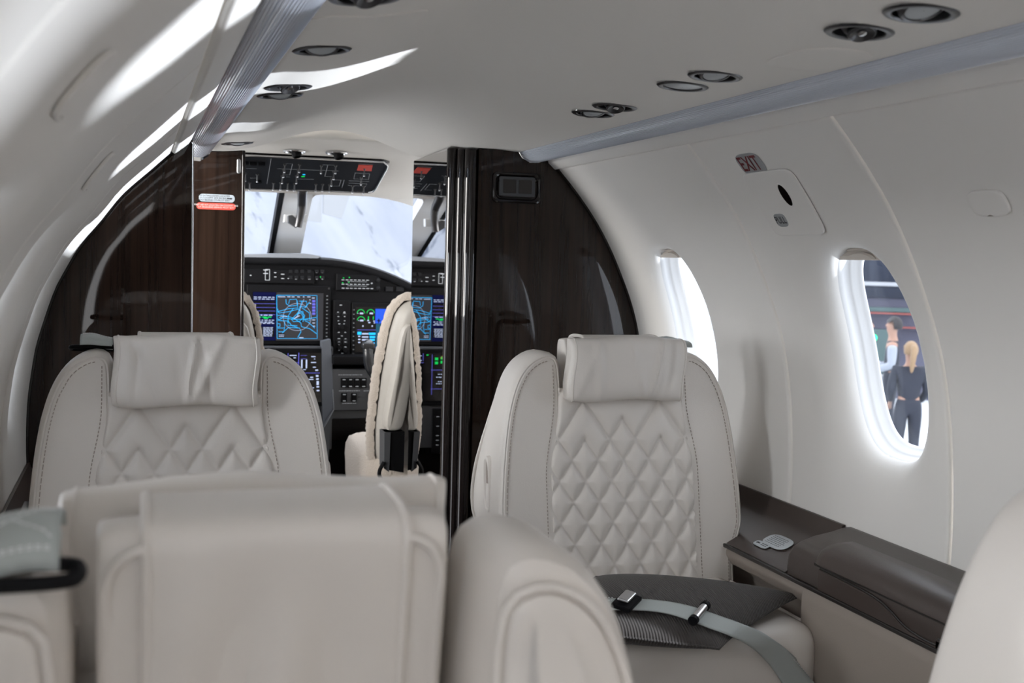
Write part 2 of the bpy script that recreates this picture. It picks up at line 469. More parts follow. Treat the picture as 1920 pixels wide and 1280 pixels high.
Yn = nodes1(-1.5, 3.12, .03, sorted({round(y+e*HB_, 4) for x, y, k_ in FIX for e in (1, -1)}))
ci = {}
def cv(i, j):
    if (i, j) not in ci: ci[(i, j)] = len(mb.v); mb.v.append(Vector((Xn[i], Yn[j], ceil_z(Xn[i]))))
    return ci[(i, j)]
nr = lambda L, x: min(range(len(L)), key=lambda k: abs(L[k]-x))
holes = [(nr(Xn, math.copysign(.272, x)-.0465), nr(Xn, math.copysign(.272, x)+.0465), nr(Yn, y-HB_), nr(Yn, y+HB_), x, y) for x, y, k_ in FIX]
for i in range(len(Xn)-1):
    for j in range(len(Yn)-1):
        if any(h[0] <= i < h[1] and h[2] <= j < h[3] for h in holes): continue
        mb.f.append([cv(i, j), cv(i+1, j), cv(i+1, j+1), cv(i, j+1)]); mb.mi.append(0)
for i0, i1, j0, j1, x, y in holes:
    loop = [(i, j0) for i in range(i0, i1)]+[(i1, j) for j in range(j0, j1)]+[(i, j1) for i in range(i1, i0, -1)]+[(i0, j) for j in range(j1, j0, -1)]
    prev = [cv(*q) for q in loop]
    for k_, r in ((.6, RF), (.25, RF), (0, RF*.96)):
        row = []
        for q in loop:
            a_ = math.atan2(Yn[q[1]]-y, Xn[q[0]]-x); ex, ey = x+r*math.cos(a_), y+r*math.sin(a_)
            X_, Y_ = ex+(Xn[q[0]]-ex)*k_, ey+(Yn[q[1]]-ey)*k_
            row.append(len(mb.v)); mb.v.append(Vector((X_, Y_, ceil_z(X_))))
        for q in range(len(loop)):
            r_ = (q+1) % len(loop); mb.f.append([prev[q], prev[r_], row[r_], row[q]]); mb.mi.append(0)
        prev = row
# folded front edge above the cockpit opening
mb.rings([[Vector((x, 3.12+dy, ceil_z(x)+dz)) for x in xs] for dy, dz in ((0, 0), (.006, .001), (.010, .005), (.011, .03))], False, False, False)
struct(build(mb, 'ceiling', 'ceil', merge=1e-5, ang=60))
# cove lights: long ribbed lens between ceiling and wall strip
for side, word in ((1, 'right'), (-1, 'left')):
    t = thing('cove_light', 'long ribbed pale blue cove light %s' % ('above the wall with the EXIT sign' if side == 1 else 'on the ceiling edge opposite the EXIT sign'), 'cove light', (side*.41, -1.4, 1.345), group='cove lights')
    x0 = 0 if side == 1 else -.057
    P = catmull([Vector((.374+x0, 0, 1.363)), Vector((.384+x0, 0, 1.3475)), Vector((.402+x0, 0, 1.3375)), Vector((.425+x0, 0, 1.3385)), Vector((.444+x0, 0, 1.349))], 14)
    prof = []
    for i, p in enumerate(P):
        dn = (P[min(i+1, len(P)-1)]-P[max(i-1, 0)]).normalized(); nn = Vector((dn.z, 0, -dn.x))
        prof.append(p+nn*(.0009 if i % 2 else 0))
    mb = MB(); Yf = 2.70 if side == 1 else 3.05
    mb.rings([[Vector((side*p.x, Y, p.z)) for p in prof] for Y in (-1.45, 0.6, Yf)], False, False, False)
    build(mb, 'lens', 'lens', t, ang=20)
    mb = MB(); mb.rings([[Vector((side*p.x, Yf+.001, p.z)) for p in P]+[Vector((side*(.444+x0), Yf+.001, 1.375)), Vector((side*(.374+x0), Yf+.001, 1.375))],
                         [Vector((side*p.x, Yf+.004, p.z)) for p in P]+[Vector((side*(.444+x0), Yf+.004, 1.375)), Vector((side*(.374+x0), Yf+.004, 1.375))]])
    build(mb, 'end_cap', 'lightgrey', t)
    mb = MB(); mb.rings([[Vector((side*(x+x0), Y, z)) for x, z in ((.370, 1.372), (.370, 1.39), (.450, 1.39), (.450, 1.352), (.4485, 1.352), (.4485, 1.388), (.3715, 1.388), (.3715, 1.372))] for Y in (-1.45, Yf)])
    build(mb, 'backing', 'white_frame', t, ang=20)

# floor, rear wall
mb = MB(); mb.rbox((-.70, -1.55, -.05), (.70, 5.2, 0), .002, 1)
struct(build(mb, 'floor', 'carpet'))
mb = MB()
outline = [Vector((p.x, -1.5, p.z)) for p in _W[1][::-6]]+[Vector((x, -1.5, ceil_z(x))) for x in xs[::-4]]+[Vector((-p.x, -1.5, p.z)) for p in _W[-1][::6]]
mb.prism(outline, (0, -.04, 0))
struct(build(mb, 'wall_rear', 'wood'))

# small plates that follow the curve of the wall
def plate_rings(side, Yc, scn, hy, hs, d_out, n=48, e=4.0, sup_e=None):
    rs = []
    for k, (sc_, d) in enumerate([(1.0, .001), (1.0, d_out*.7), (.985, d_out*.93), (.96, d_out)]+[(q, d_out) for q in (.75, .5, .25, .04)]):
        rs.append([WP(side, scn+sup(2*PI*i/n, e)[1]*(hs*sc_ if k < 4 else hs*sc_*.96/.96), Yc+sup(2*PI*i/n, e)[0]*hy*sc_, -d if True else 0) for i in range(n)])
    return rs
def wall_plate(name, side, Yc, zc, hy, hs, d, mt, parent=None, e=4.0):
    mb = MB(); mb.rings(plate_rings(side, Yc, s_of_z(zc, side), hy, hs, d, e=e), True, False, True)
    return build(mb, name, mt, parent, ang=40)
def wall_text(mb, side, Yc, zc, d, s, size, squeeze, bold=0):
    scn = s_of_z(zc, side)
    add_text(mb, s, lambda a, b: WP(side, scn-b, Yc-side*a, -d), size=size, squeeze=squeeze, bold=bold)
# EXIT sign
t = thing('exit_sign', 'small grey EXIT sign with dark red letters above the exit handle cover', 'sign', WP(1, s_of_z(1.278), 1.83))
p = wall_plate('sign_plate', 1, 1.830, 1.2785, .041, .0225, .0012, 'signgrey', t, e=3.4)
mb = MB(); wall_text(mb, 1, 1.833, 1.2785, .0016, 'EXIT', .043, .74, .0006)
tag(build(mb, 'lettering', 'maroon', t, smooth=False), 'dark red letters EXIT')
# exit handle cover with recessed grip and PULL label
t = thing('exit_handle_cover', 'cream flap with black almond slot and PULL label below EXIT sign', 'handle cover', WP(1, s_of_z(1.21), 1.80))
wall_plate('flap', 1, 1.802, 1.2135, .083, .066, .0040, 'lining', t, e=9)
mb = MB(); n = 40
cy, cs, rr = 1.779, s_of_z(1.226), .0275
def almond(i, k, d): 
    a = 2*PI*i/n; return WP(1, cs+math.sin(a)*.0225*k, cy-.013*math.cos(a)*k, -d)
mb.rings([[almond(i, k, d) for i in range(n)] for k, d in ((1.12, .0040), (1.06, .0052), (1.0, .0050), (.97, .0041))], True, False, False)
g = build(mb, 'grip_rim', 'lining', t)
mb = MB(); mb.rings([[almond(i, k, .0043) for i in range(n)] for k in (1.0, .5, .02)], True, False, True)
tag(build(mb, 'grip_slot', 'black', t), 'black almond-shaped slot')
pl = wall_plate('pull_label', 1, 1.838, 1.1855, .0195, .0135, .0046, 'signgrey', t, e=3.4)
mb = MB(); wall_text(mb, 1, 1.838, 1.1855, .0050, 'PULL', .020, .78, .0002)
build(mb, 'lettering', 'ink', pl, smooth=False)
# blank covers; the finger notch is a crescent with its shade put into the colour
def cover(side, Yc, zc, hy, hs, label):
    t = thing('wall_access_cover', label, 'access cover', WP(side, s_of_z(zc, side), Yc), group='access covers on the walls')
    wall_plate('plate', side, Yc, zc, hy, hs, .0050, 'lining', t, e=3.6)
    mb = MB(); sN = s_of_z(zc, side)+hs*.93
    mb.rings([[WP(side, sN-.0022*math.sin(PI*i/12)*k, Yc+side*.004+(i/12-.5)*.013*k, -.0053-.0003*(1-k)) for i in range(13)] for k in (1, .6, .1)], False, False, False)
    build(mb, 'notch_shade', 'vinyl_low', t)
cover(1, 1.303, 1.194, .036, .020, 'cream oval access cover on wall aft of the exit window')
cover(-1, 1.545, 1.198, .032, .030, 'cream oval access cover on the wall above the aft facing window seat')
cover(-1, .850, 1.212, .036, .030, 'blurred cream access cover nearest the camera at upper wall edge')

# ------------------------------------------------------------------ ceiling fixtures and oxygen mask doors
def bezel(t, x, y, z, r=RF):
    o = Vector((x, y, z)); tx = (ceil_z(x+.03)-ceil_z(x-.03))/.06; ax = Vector((tx, 0, -1)).normalized()
    mb = MB(); mb.lathe([(r*.80, -.012), (r*.79, .0002), (r*.82, .0014), (r*.90, .0019), (r*1.0, .0014), (r*1.06, -.0004)], o, ax, 40)
    build(mb, 'bezel', 'darkmetal', t)
    mb = MB(); mb.lathe([(r*.80, -.002), (r*.79, -.016), (r*.66, -.024), (r*.02, -.026)], o, ax, 40)
    build(mb, 'socket', 'plastic', t); return o, ax
def lamp(x, y, label, kind):
    z = ceil_z(x)
    t = thing({'nozzle': 'air_nozzle', 'eye': 'reading_light', 'lens': 'reading_light'}[kind], label, {'nozzle': 'air vent'}.get(kind, 'reading light'), (x, y, z), group='round ceiling fixtures')
    o, n0 = bezel(t, x, y, z)
    if kind == 'nozzle':
        ax = Vector((.25 if x < 0 else -.1, -.42, -1)).normalized(); o = o-n0*.014; mb = MB()
        mb.lathe([(.0225, -.008), (.0225, .003), (.020, .0085), (.0165, .012), (.016, .0185), (.014, .0200), (.009, .0175), (.005, .0155), (.001, .015)], o, ax, 32, cap0=True)
        build(mb, 'nozzle', 'darkmetal', t)
        mb = MB(); mb.lathe([(.0052, .0160), (.0050, .0185), (.003, .0190), (.0005, .0190)], o, ax, 16)
        build(mb, 'nozzle_screw', 'chrome', t)
    elif kind == 'eye':
        ax = Vector((0, -.38, -1)).normalized(); o = o-n0*.011; mb = MB()
        mb.lathe([(.0255, -.008), (.0255, .001), (.0245, .0055), (.0225, .0085), (.0195, .0092), (.0185, .0076)], o, ax, 36, cap0=True)
        build(mb, 'eyeball', 'darkmetal', t)
        mb = MB(); mb.lathe([(.0190, .0078), (.012, .0088), (.006, .0092), (.0005, .0093)], o, ax, 32)
        build(mb, 'lamp_lens', 'frost', t)
    else:
        mb = MB(); mb.lathe([(RF*.795, -.001), (.020, .0008), (.010, .0014), (.0005, .0015)], o, n0, 36)
        build(mb, 'lamp_lens', 'frost', t)
lamp(.270, 1.046, 'large round eyeball reading light nearest the camera by the exit side cove', 'eye')
lamp(.270, 1.155, 'air nozzle just ahead of the biggest eyeball light, exit side ceiling', 'nozzle')
lamp(.273, 1.505, 'eyeball reading light beside the flat frosted lens, exit side ceiling', 'eye')
lamp(.273, 1.608, 'flat frosted round lens in black ring, exit side ceiling', 'lens')
lamp(.275, 1.873, 'air nozzle of the farthest exit side ceiling pair', 'nozzle')
lamp(.275, 1.973, 'eyeball light farthest forward on the exit side ceiling', 'eye')
lamp(-.272, 1.544, 'round eyeball light alone just aft of the bright ceiling streak', 'eye')
lamp(-.271, 1.908, 'air nozzle at the front edge of the bright ceiling streak', 'nozzle')
lamp(-.272, 2.010, 'eyeball light directly ahead of the air nozzle by the bright streak', 'eye')
lamp(-.268, 2.930, 'round fixture on the ceiling just above the placard panel', 'eye')
lamp(-.277, 1.214, 'round fixture cut off by the top edge of the picture', 'nozzle')
for (x, y, hx, hy, lab) in ((.318, 1.315, .050, .075, 'faint oval oxygen mask door between ceiling lights on the exit side'), (-.255, 1.355, .075, .045, 'faint oval oxygen mask door on ceiling beside the far cove light')):
    mb = MB(); n = 48
    mb.rings([[Vector((x+sup(2*PI*i/n, 3)[0]*hx*k, y+sup(2*PI*i/n, 3)[1]*hy*k, ceil_z(x+sup(2*PI*i/n, 3)[0]*hx*k)-d)) for i in range(n)] for k, d in ((1, .0), (1, .0012), (.985, .0018), (.75, .0018), (.5, .0018), (.25, .0018), (.03, .0018))], True, False, True)
    tag(build(mb, 'oxygen_mask_door', 'ceil'), lab, 'mask door', 'oxygen mask doors')
# ------------------------------------------------------------------ forward bulkheads
def profile_poly(side, Y, x_in, top_pts):
    w = [Vector((side*(p.x+.002), Y, p.z)) for p in _W[side][::4] if p.z > .001]
    return [Vector((x_in, Y, 0.001))]+[Vector((x, Y, z)) for x, z in top_pts]+w+[Vector((side*.62, Y, .001))]
# right: wardrobe with polished end panel, rounded pillars and smoked mirror on the aisle side
t = thing('wardrobe_bulkhead', 'dark lacquered wood bulkhead with mirror side and rounded pillars behind the exit side seat', 'bulkhead', (.47, 2.70, 0))
top = [(.274, ceil_z(.274)-.001), (.32, ceil_z(.32)-.001), (.372, 1.3605), (.382, 1.346), (.402, 1.336), (.425, 1.337), (.440, 1.346)]
mb = MB(); mb.prism(profile_poly(1, 2.700, .274, top), (0, .05, 0)); build(mb, 'end_panel', 'wood', t, ang=25)
mb = MB(); mb.tube([Vector((p.x-.0015, 2.699, p.z)) for p in _W[1][:150:3]], .0045, 8); build(mb, 'edge_trim', 'black', t)
mb = MB(); mb.rbox((.252, 2.79, .002), (.60, 3.15, 1.30), .004, 2); build(mb, 'body', 'black', t)
mb = MB(); mb.rbox((0, 0, .002), (.012, .425, ceil_z(.225)-.003), .0012, 2, Matrix.Translation((.2195, 2.782, 0)) @ Matrix.Rotation(-.029, 4, 'Z')); tag(build(mb, 'mirror_panel', 'mirror', t), 'smoked mirror facing the aisle')
for x, y, r in ((.2305, 2.770, .0165), (.2465, 2.745, .0135), (.2610, 2.718, .0165)):
    mb = MB(); mb.lathe([(r, .002), (r, ceil_z(x)-.006), (r-.003, ceil_z(x)-.003)], (x, y, 0), n=28, cap0=True, cap1=True)
    build(mb, 'pillar', 'black', t)
# vent frame
fr = MB()
def rrect(cx, cz, hx, hz, r, Y, n=6):
    out = []
    for qx, qz, a0 in ((1, 1, 0), (-1, 1, PI/2), (-1, -1, PI), (1, -1, 3*PI/2)):
        for i in range(n+1):
            a = a0+PI/2*i/n; out.append(Vector((cx+qx*(hx-r)+r*math.cos(a), Y, cz+qz*(hz-r)+r*math.sin(a))))
    return out
cx, cz = .3695, 1.277
fr.rings([rrect(cx, cz-.003, .0575+o, .0330+o, .012, y) for o, y in ((.004, 2.6995), (.003, 2.694), (0, 2.692), (-.004, 2.694), (-.007, 2.6985), (-.0095, 2.699), (-.0105, 2.694), (-.0125, 2.694))], True, False, False)
v = build(fr, 'vent_surround', 'black', t)
mb = MB()
mb.rings([rrect(cx, cz, .0455, .0235, .004, 2.6955)]+[rrect(cx, cz, .0455-k, .0235-k, .004, 2.692) for k in (.001,)], True, False, False)
for sx in (-1, 1):
    pass
mb.rings([rrect(cx, cz, .0445, .0225, .004, 2.692), rrect(cx, cz, .0445, .0225, .004, 2.698)], True, True, True)
tag(build(mb, 'vent_plate', 'grey', v), 'grey plate with two square grilles')
for sx in (-1, 1):
    mb = MB(); mb.rings([rrect(cx+sx*.0198, cz, .0170, .0165, .003, 2.6917), rrect(cx+sx*.0198, cz, .0162, .0157, .003, 2.6906), rrect(cx+sx*.0198, cz, .0150, .0145, .002, 2.6908)], True, False, True)
    build(mb, 'vent_grille', 'trimdark', v)
# left: two panels, the second one further forward with the placards
t = thing('wood_bulkhead_panel', 'curved dark wood bulkhead panel behind the seat at left', 'bulkhead', (-.55, 2.70, 0))
mb = MB(); mb.prism(profile_poly(-1, 2.700, -.3815, [(-.3815, 1.336), (-.3845, 1.341)])[::-1], (0, .03, 0)); build(mb, 'panel', 'wood', t, ang=25)
mb = MB(); mb.tube([Vector((-p.x+.0015, 2.699, p.z)) for p in _W[-1][:150:3]], .0045, 8); build(mb, 'edge_trim', 'black', t)
mb = MB(); mb.rbox((-.3835, 2.692, .002), (-.3795, 2.735, 1.338), .0015, 2); tag(build(mb, 'aisle_edge_strip', 'chrome', t), 'polished strip on the aisle edge')
t = thing('doorpost_panel', 'narrow banded wood panel with two placards beside the cockpit opening', 'bulkhead', (-.30, 3.13, 0))
mb = MB()
cv = [(-.238, ceil_z(-.238)-.003), (-.30, ceil_z(-.30)-.003), (-.318, 1.3575), (-.326, 1.345), (-.345, 1.333), (-.368, 1.334), (-.387, 1.345), (-.43, 1.345)]
mb.prism([Vector((-.238, 3.13, .002))]+[Vector((x, 3.13, z)) for x, z in cv]+[Vector((-.43, 3.13, .002))], (0, .025, 0))
build(mb, 'panel', 'wood2', t, ang=25)
mb = MB(); mb.rbox((-.2405, 3.118, .002), (-.232, 3.156, ceil_z(-.236)-.004), .003, 3); build(mb, 'edge_moulding', 'black', t)
def placard(name, cx, cz, hx, hz, mt, label, lines, ink, dx=0, arrow=False):
    Yp = 3.1285; ps = []
    mb = MB(); mb.rings([rrect(cx, cz, hx-o, hz-o, hz*.92-o, y, 10) for o, y in ((0, 3.1298), (0, 3.1290), (.0005, 3.1285))], True, False, True)
    p = tag(build(mb, name, mt, t), label)
    mb = MB(); n = len(lines)
    for i, (s, sz) in enumerate(lines):
        zz = cz+((n-1)/2-i)*sz*1.08
        add_text(mb, s, lambda a, b: Vector((cx+dx+a, 3.1281, zz+b)), size=sz*1.12, squeeze=1.0)
    if arrow:
        ax = cx+hx*.72
        mb.add([Vector((ax+a, 3.1281, cz+b)) for a, b in ((-.0065, .0014), (.0020, .0014), (.0020, .0030), (.0070, 0), (.0020, -.0030), (.0020, -.0014), (-.0065, -.0014))], [list(range(7))])
    build(mb, 'lettering', ink, p, smooth=False)
placard('fire_extinguisher_placard', -.3020, 1.2405, .0450, .0098, 'labelblue', 'pale blue placard with black text and arrow', [('FIRE EXTINGUISHER LOCATED', .0052), ('ON COCKPIT SIDE RH BULK-', .0052), ('HEAD BEHIND CO-PILOT SEAT', .0052)], 'ink', -.0075, True)
placard('first_aid_placard', -.3035, 1.2195, .0490, .0086, 'signred', 'red placard with white text', [('FIRST AID KIT LOCATED ON COCKPIT SIDE', .0050), ('L.H. BULKHEAD BEHIND PILOT SEAT', .0050)], 'whiteink')
mb = MB(); mb.rings([rrect(-.2475, 1.325, .0046-o, .0190-o, .0044-o, y) for o, y in ((0, 3.1295), (0, 3.1270), (.001, 3.1262))], True, False, True)
for dz in (.014, -.014): mb.lathe([(.0017, .0), (.0017, .0006), (.0003, .0008)], (-.2475, 3.1262, 1.325+dz), (0, -1, 0), 12)
tag(build(mb, 'catch_plate', 'chrome', t), 'metal catch plate with two screws')

# ------------------------------------------------------------------ side ledges
def sweep(mb, pts, Ya, Yb, side=1, caps=True, nY=1):
    mb.rings([[Vector((side*x, Ya+(Yb-Ya)*k/nY, z)) for x, z in pts] for k in range(nY+1)], True, caps, caps)
def rounded(pts, r, n=4):
    out = []; N = len(pts)
    for i in range(N):
        p = Vector((*pts[i], 0)); a = Vector((*pts[i-1], 0)); b = Vector((*pts[(i+1) % N], 0))
        ra = min(r, (a-p).length*.45, (b-p).length*.45)
        A, B = p+(a-p).normalized()*ra, p+(b-p).normalized()*ra
        for k in range(n+1):
            q = k/n; m = (1-q)**2*A+2*q*(1-q)*p+q*q*B; out.append((m.x, m.y))
    return out
def ledge(side, label, det):
    t = thing('side_ledge', label, 'side ledge', (side*.66, 1.4, 0), group='side ledges under the windows')
    lowp = [(.724, .0), (.724, .60), (.640, .565), (.606, .5555), (.600, .546), (.598, .42), (.602, .30), (.602, .0)]
    Y1, Ym, Y0 = 2.695, 1.80, -1.2
    mb = MB(); Yr = 1.74 if det else 2.6
    sweep(mb, rounded([(.72, .001), (.72, .553), (.601, .553), (.597, .535), (.597, .001)], .004), Y0, Yr, side)
    sweep(mb, rounded([(.72, .001), (.72, .553), (.601, .553), (.598, .540), (.610, .520), (.655, .505), (.668, .48), (.668, .001)], .006), Yr, Y1, side)
    build(mb, 'lower_panel', 'vinyl_low', t, ang=30)
    mb = MB(); sweep(mb, rounded([(.60, .553), (.60, .5605), (.5935, .5605), (.5935, .553)], .002), Y0, Y1, side); build(mb, 'trim_strip', 'trimdark', t)
    # forward part: hollowed top that rises to the wall
    fwd = [(.7215, .556), (.7215, .640), (.716, .640), (.708, .617), (.694, .602), (.668, .590), (.640, .578), (.618, .569), (.607, .564), (.6005, .5605)]
    mb = MB(); sweep(mb, fwd, Ym+.004, Y1, side); build(mb, 'top_panel', 'vinyl', t, ang=40)
    aft = [(.7215, .561), (.7215, .640), (.714, .640), (.690, .634), (.655, .628), (.625, .620), (.609, .611), (.6012, .597), (.5990, .575), (.5995, .561)]
    mb = MB()
    mb.rings([[Vector((side*(x if k else x+(.004 if x < .65 else 0)), Y, z-(0 if k else .004))) for x, z in aft] for k, Y in ((1, Y0), (1, Ym-.012), (0, Ym))])
    build(mb, 'armrest_box', 'vinyl', t, ang=40)
    if det:
        La, Lb = .2, 1.700
        lid = [(.668, .634), (.662, .6395), (.640, .6385), (.618, .634), (.603, .626), (.5935, .613), (.5915, .604), (.596, .601), (.604, .611), (.640, .626)]
        mb = MB()
        mb.rings([[Vector((side*(.632+(x-.632)*q), Y, .62+(z-.62)*q)) for x, z in lid] for Y, q in ((La, 1), (Lb-.02, 1), (Lb-.006, .97), (Lb, .86))])
        build(mb, 'armrest_lid', 'vinyl', t, ang=50)
        mb = MB(); mb.rbox((.596, La, .5985), (.612, Lb+.006, .6035), .001, 2); build(mb, 'lid_gap', 'trimdark', t)
        mb = MB()
        edge = [(Lb-.012, .596), (1.60, .594), (1.53, .590), (1.49, .580), (1.455, .568), (1.41, .563), (1.36, .565), (1.33, .572), (1.29, .574), (La, .576)]
        cc = [p for p in catmull([Vector((0, y, z)) for y, z in edge], 6)]
        a = [Vector((.5990, p.y, p.z)) for p in cc]; b = [Vector((.5990, p.y, .5618)) for p in cc]
        mb.rings([a, [p+Vector((-.0035, 0, 0)) for p in a], [p+Vector((-.0050, 0, -.0015)) for p in a], [p+Vector((-.0050, 0, 0)) for p in b], b], False, False, False)
        build(mb, 'pull_flap', 'vinyl', t, ang=40)
        mb = MB(); mb.tube([p+Vector((-.0012, 0, .0012)) for p in a], .0016, 6); build(mb, 'flap_shade_line', 'trimdark', t)  # dark tube paints the shadow line along the flap edge
        # placard on the hollow top
        mb = MB()
        def pl(y, x, dz=.0): 
            zz = .5782+(x-.640)*.432+.0018
            return Vector((x, y, zz+dz))
        def blob(cy, cx, hy, hx, e, dz):
            n = 40; return [[pl(cy+sup(2*PI*i/n, e)[0]*hy*k, cx+sup(2*PI*i/n, e)[1]*hx*k, dz+q) for i in range(n)] for k, q in ((1, 0), (1, .0008), (.97, .001), (.5, .001), (.03, .001))]
        mb.rings(blob(1.915, .651, .040, .0175, 3, .0005), True, False, True)
        mb.rings(blob(1.938, .630, .024, .0072, 4, .0005), True, False, True)
        p = tag(build(mb, 'placard', 'frost', t), 'small grey instruction placard')
        mb = MB()
        random.seed(3)
        for r in range(6):
            x = .662-.0042*r; y = 1.943
            while y > 1.895+r*.0:
                w = random.uniform(.003, .007); mb.add([pl(y, x, .0018), pl(y-w, x, .0018), pl(y-w, x-.0012, .0018), pl(y, x-.0012, .0018)], [[0, 1, 2, 3]]); y -= w+.0016
        for r in range(2):
            mb.add([pl(1.939, .633-.004*r, .0018), pl(1.919, .633-.004*r, .0018), pl(1.919, .6315-.004*r, .0018), pl(1.939, .6315-.004*r, .0018)], [[0, 1, 2, 3]])
        mb.add([pl(y+.033, x, .0018) for y, x in ((1.924, .630), (1.919, .6335), (1.919, .6315), (1.911, .6315), (1.911, .6285), (1.919, .6285), (1.919, .6265))], [list(range(7))])
        build(mb, 'lettering', 'ink', p, smooth=False)
    return t
ledge(1, 'brown vinyl side ledge with armrest lid under the exit window', True)
t = ledge(-1, 'dark side ledge along the far wall with a small metal latch', False)
mb = MB(); mb.rbox((-.712, 2.30, .600), (-.680, 2.42, .612), .004, 3); tag(build(mb, 'metal_latch', 'chrome', t), 'bright metal latch')
# ------------------------------------------------------------------ passenger seats (local frame: faces -y, origin on the floor)
def lean(z): return .18*(z-.6)
HALF = [(.0, .62), (.100, .62), (.1155, .634), (.1165, .70), (.1175, .90), (.1225, .922), (.1345, .931), (.150, .9305), (.170, .924), (.192, .909), (.210, .885), (.223, .855), (.234, .815), (.242, .765),
        (.248, .71), (.252, .655), (.2535, .61), (.252, .590), (.2465, .573), (.239, .560), (.233, .545), (.2305, .525), (.2295, .45), (.226, .38), (.218, .362), (.20, .355), (.0, .355)]
def dense(P, n=3):
    out = []
    for a, b in zip(P, P[1:]+P[:1]):
        L = math.hypot(b[0]-a[0], b[1]-a[1]); m = max(1, min(8, round(L/.012)))
        out += [(a[0]+(b[0]-a[0])*k/m, a[1]+(b[1]-a[1])*k/m) for k in range(m)]
    return out
def smooth_loop(P, it=2):
    for _ in range(it):
        N = len(P); P = [((P[i-1][0]+2*P[i][0]+P[(i+1) % N][0])/4, (P[i-1][1]+2*P[i][1]+P[(i+1) % N][1])/4) for i in range(N)]
    return P
def inset(P, d):
    N = len(P); out = []
    for i in range(N):
        tx, tz = P[(i+1) % N][0]-P[i-1][0], P[(i+1) % N][1]-P[i-1][1]; L = math.hypot(tx, tz) or 1
        out.append((P[i][0]-tz/L*d, P[i][1]+tx/L*d))
    return out
def signed_area(P): return .5*sum(P[i-1][0]*P[i][1]-P[i][0]*P[i-1][1] for i in range(len(P)))
def ccw(P): return P if signed_area(P) > 0 else P[::-1]
def quilt_h(x, z):
    "height of the padding above its stitch lines"
    hx, hz = .0262, .0385
    a, b = x/hx, (z-.803)/hz
    k = 1/math.hypot(1/hx, 1/hz); best = 9
    def start(c):
        c = round(c)
        if c % 2: return None
        return {0: 0., -2: 9., -4: -1., 2: -1., 4: 9.}.get(c, 9.)
    for sgn in (1, -1):
        w = sgn*a+b
        for c in (2*math.floor(w/2), 2*math.floor(w/2)+2):
            st = start(c)
            ex, ez = (a-sgn*(c-st))*hx, (b-st)*hz          # from the upper end of the stitch line
            L = math.hypot(hx, hz); t = (ex*sgn*hx-ez*hz)/L
            best = min(best, math.hypot(ex, ez) if t < 0 else abs(w-c)*k)
    return 1-math.exp(-(best/.0075)**1.15)
def panel_w(z):
    if z > .72: return .1285+(.148-.1285)*sstep(.84, .70, z)
    return .148
def dashes(mb, path, L=.0042, gap=.0026, r=.0008):
    acc = 0
    for a, b in zip(path, path[1:]):
        a, b = Vector(a), Vector(b); D = (b-a).length; t = 0
        if D < 1e-6: continue
        dr = (b-a)/D; acc0 = acc
        t = -acc if acc > 0 else 0
        while t < D:
            if t >= 0: mb.tube([a+dr*t, a+dr*min(t+L, D+.001)], r, 5)
            t += L+gap
        acc = D-t if t > D else 0
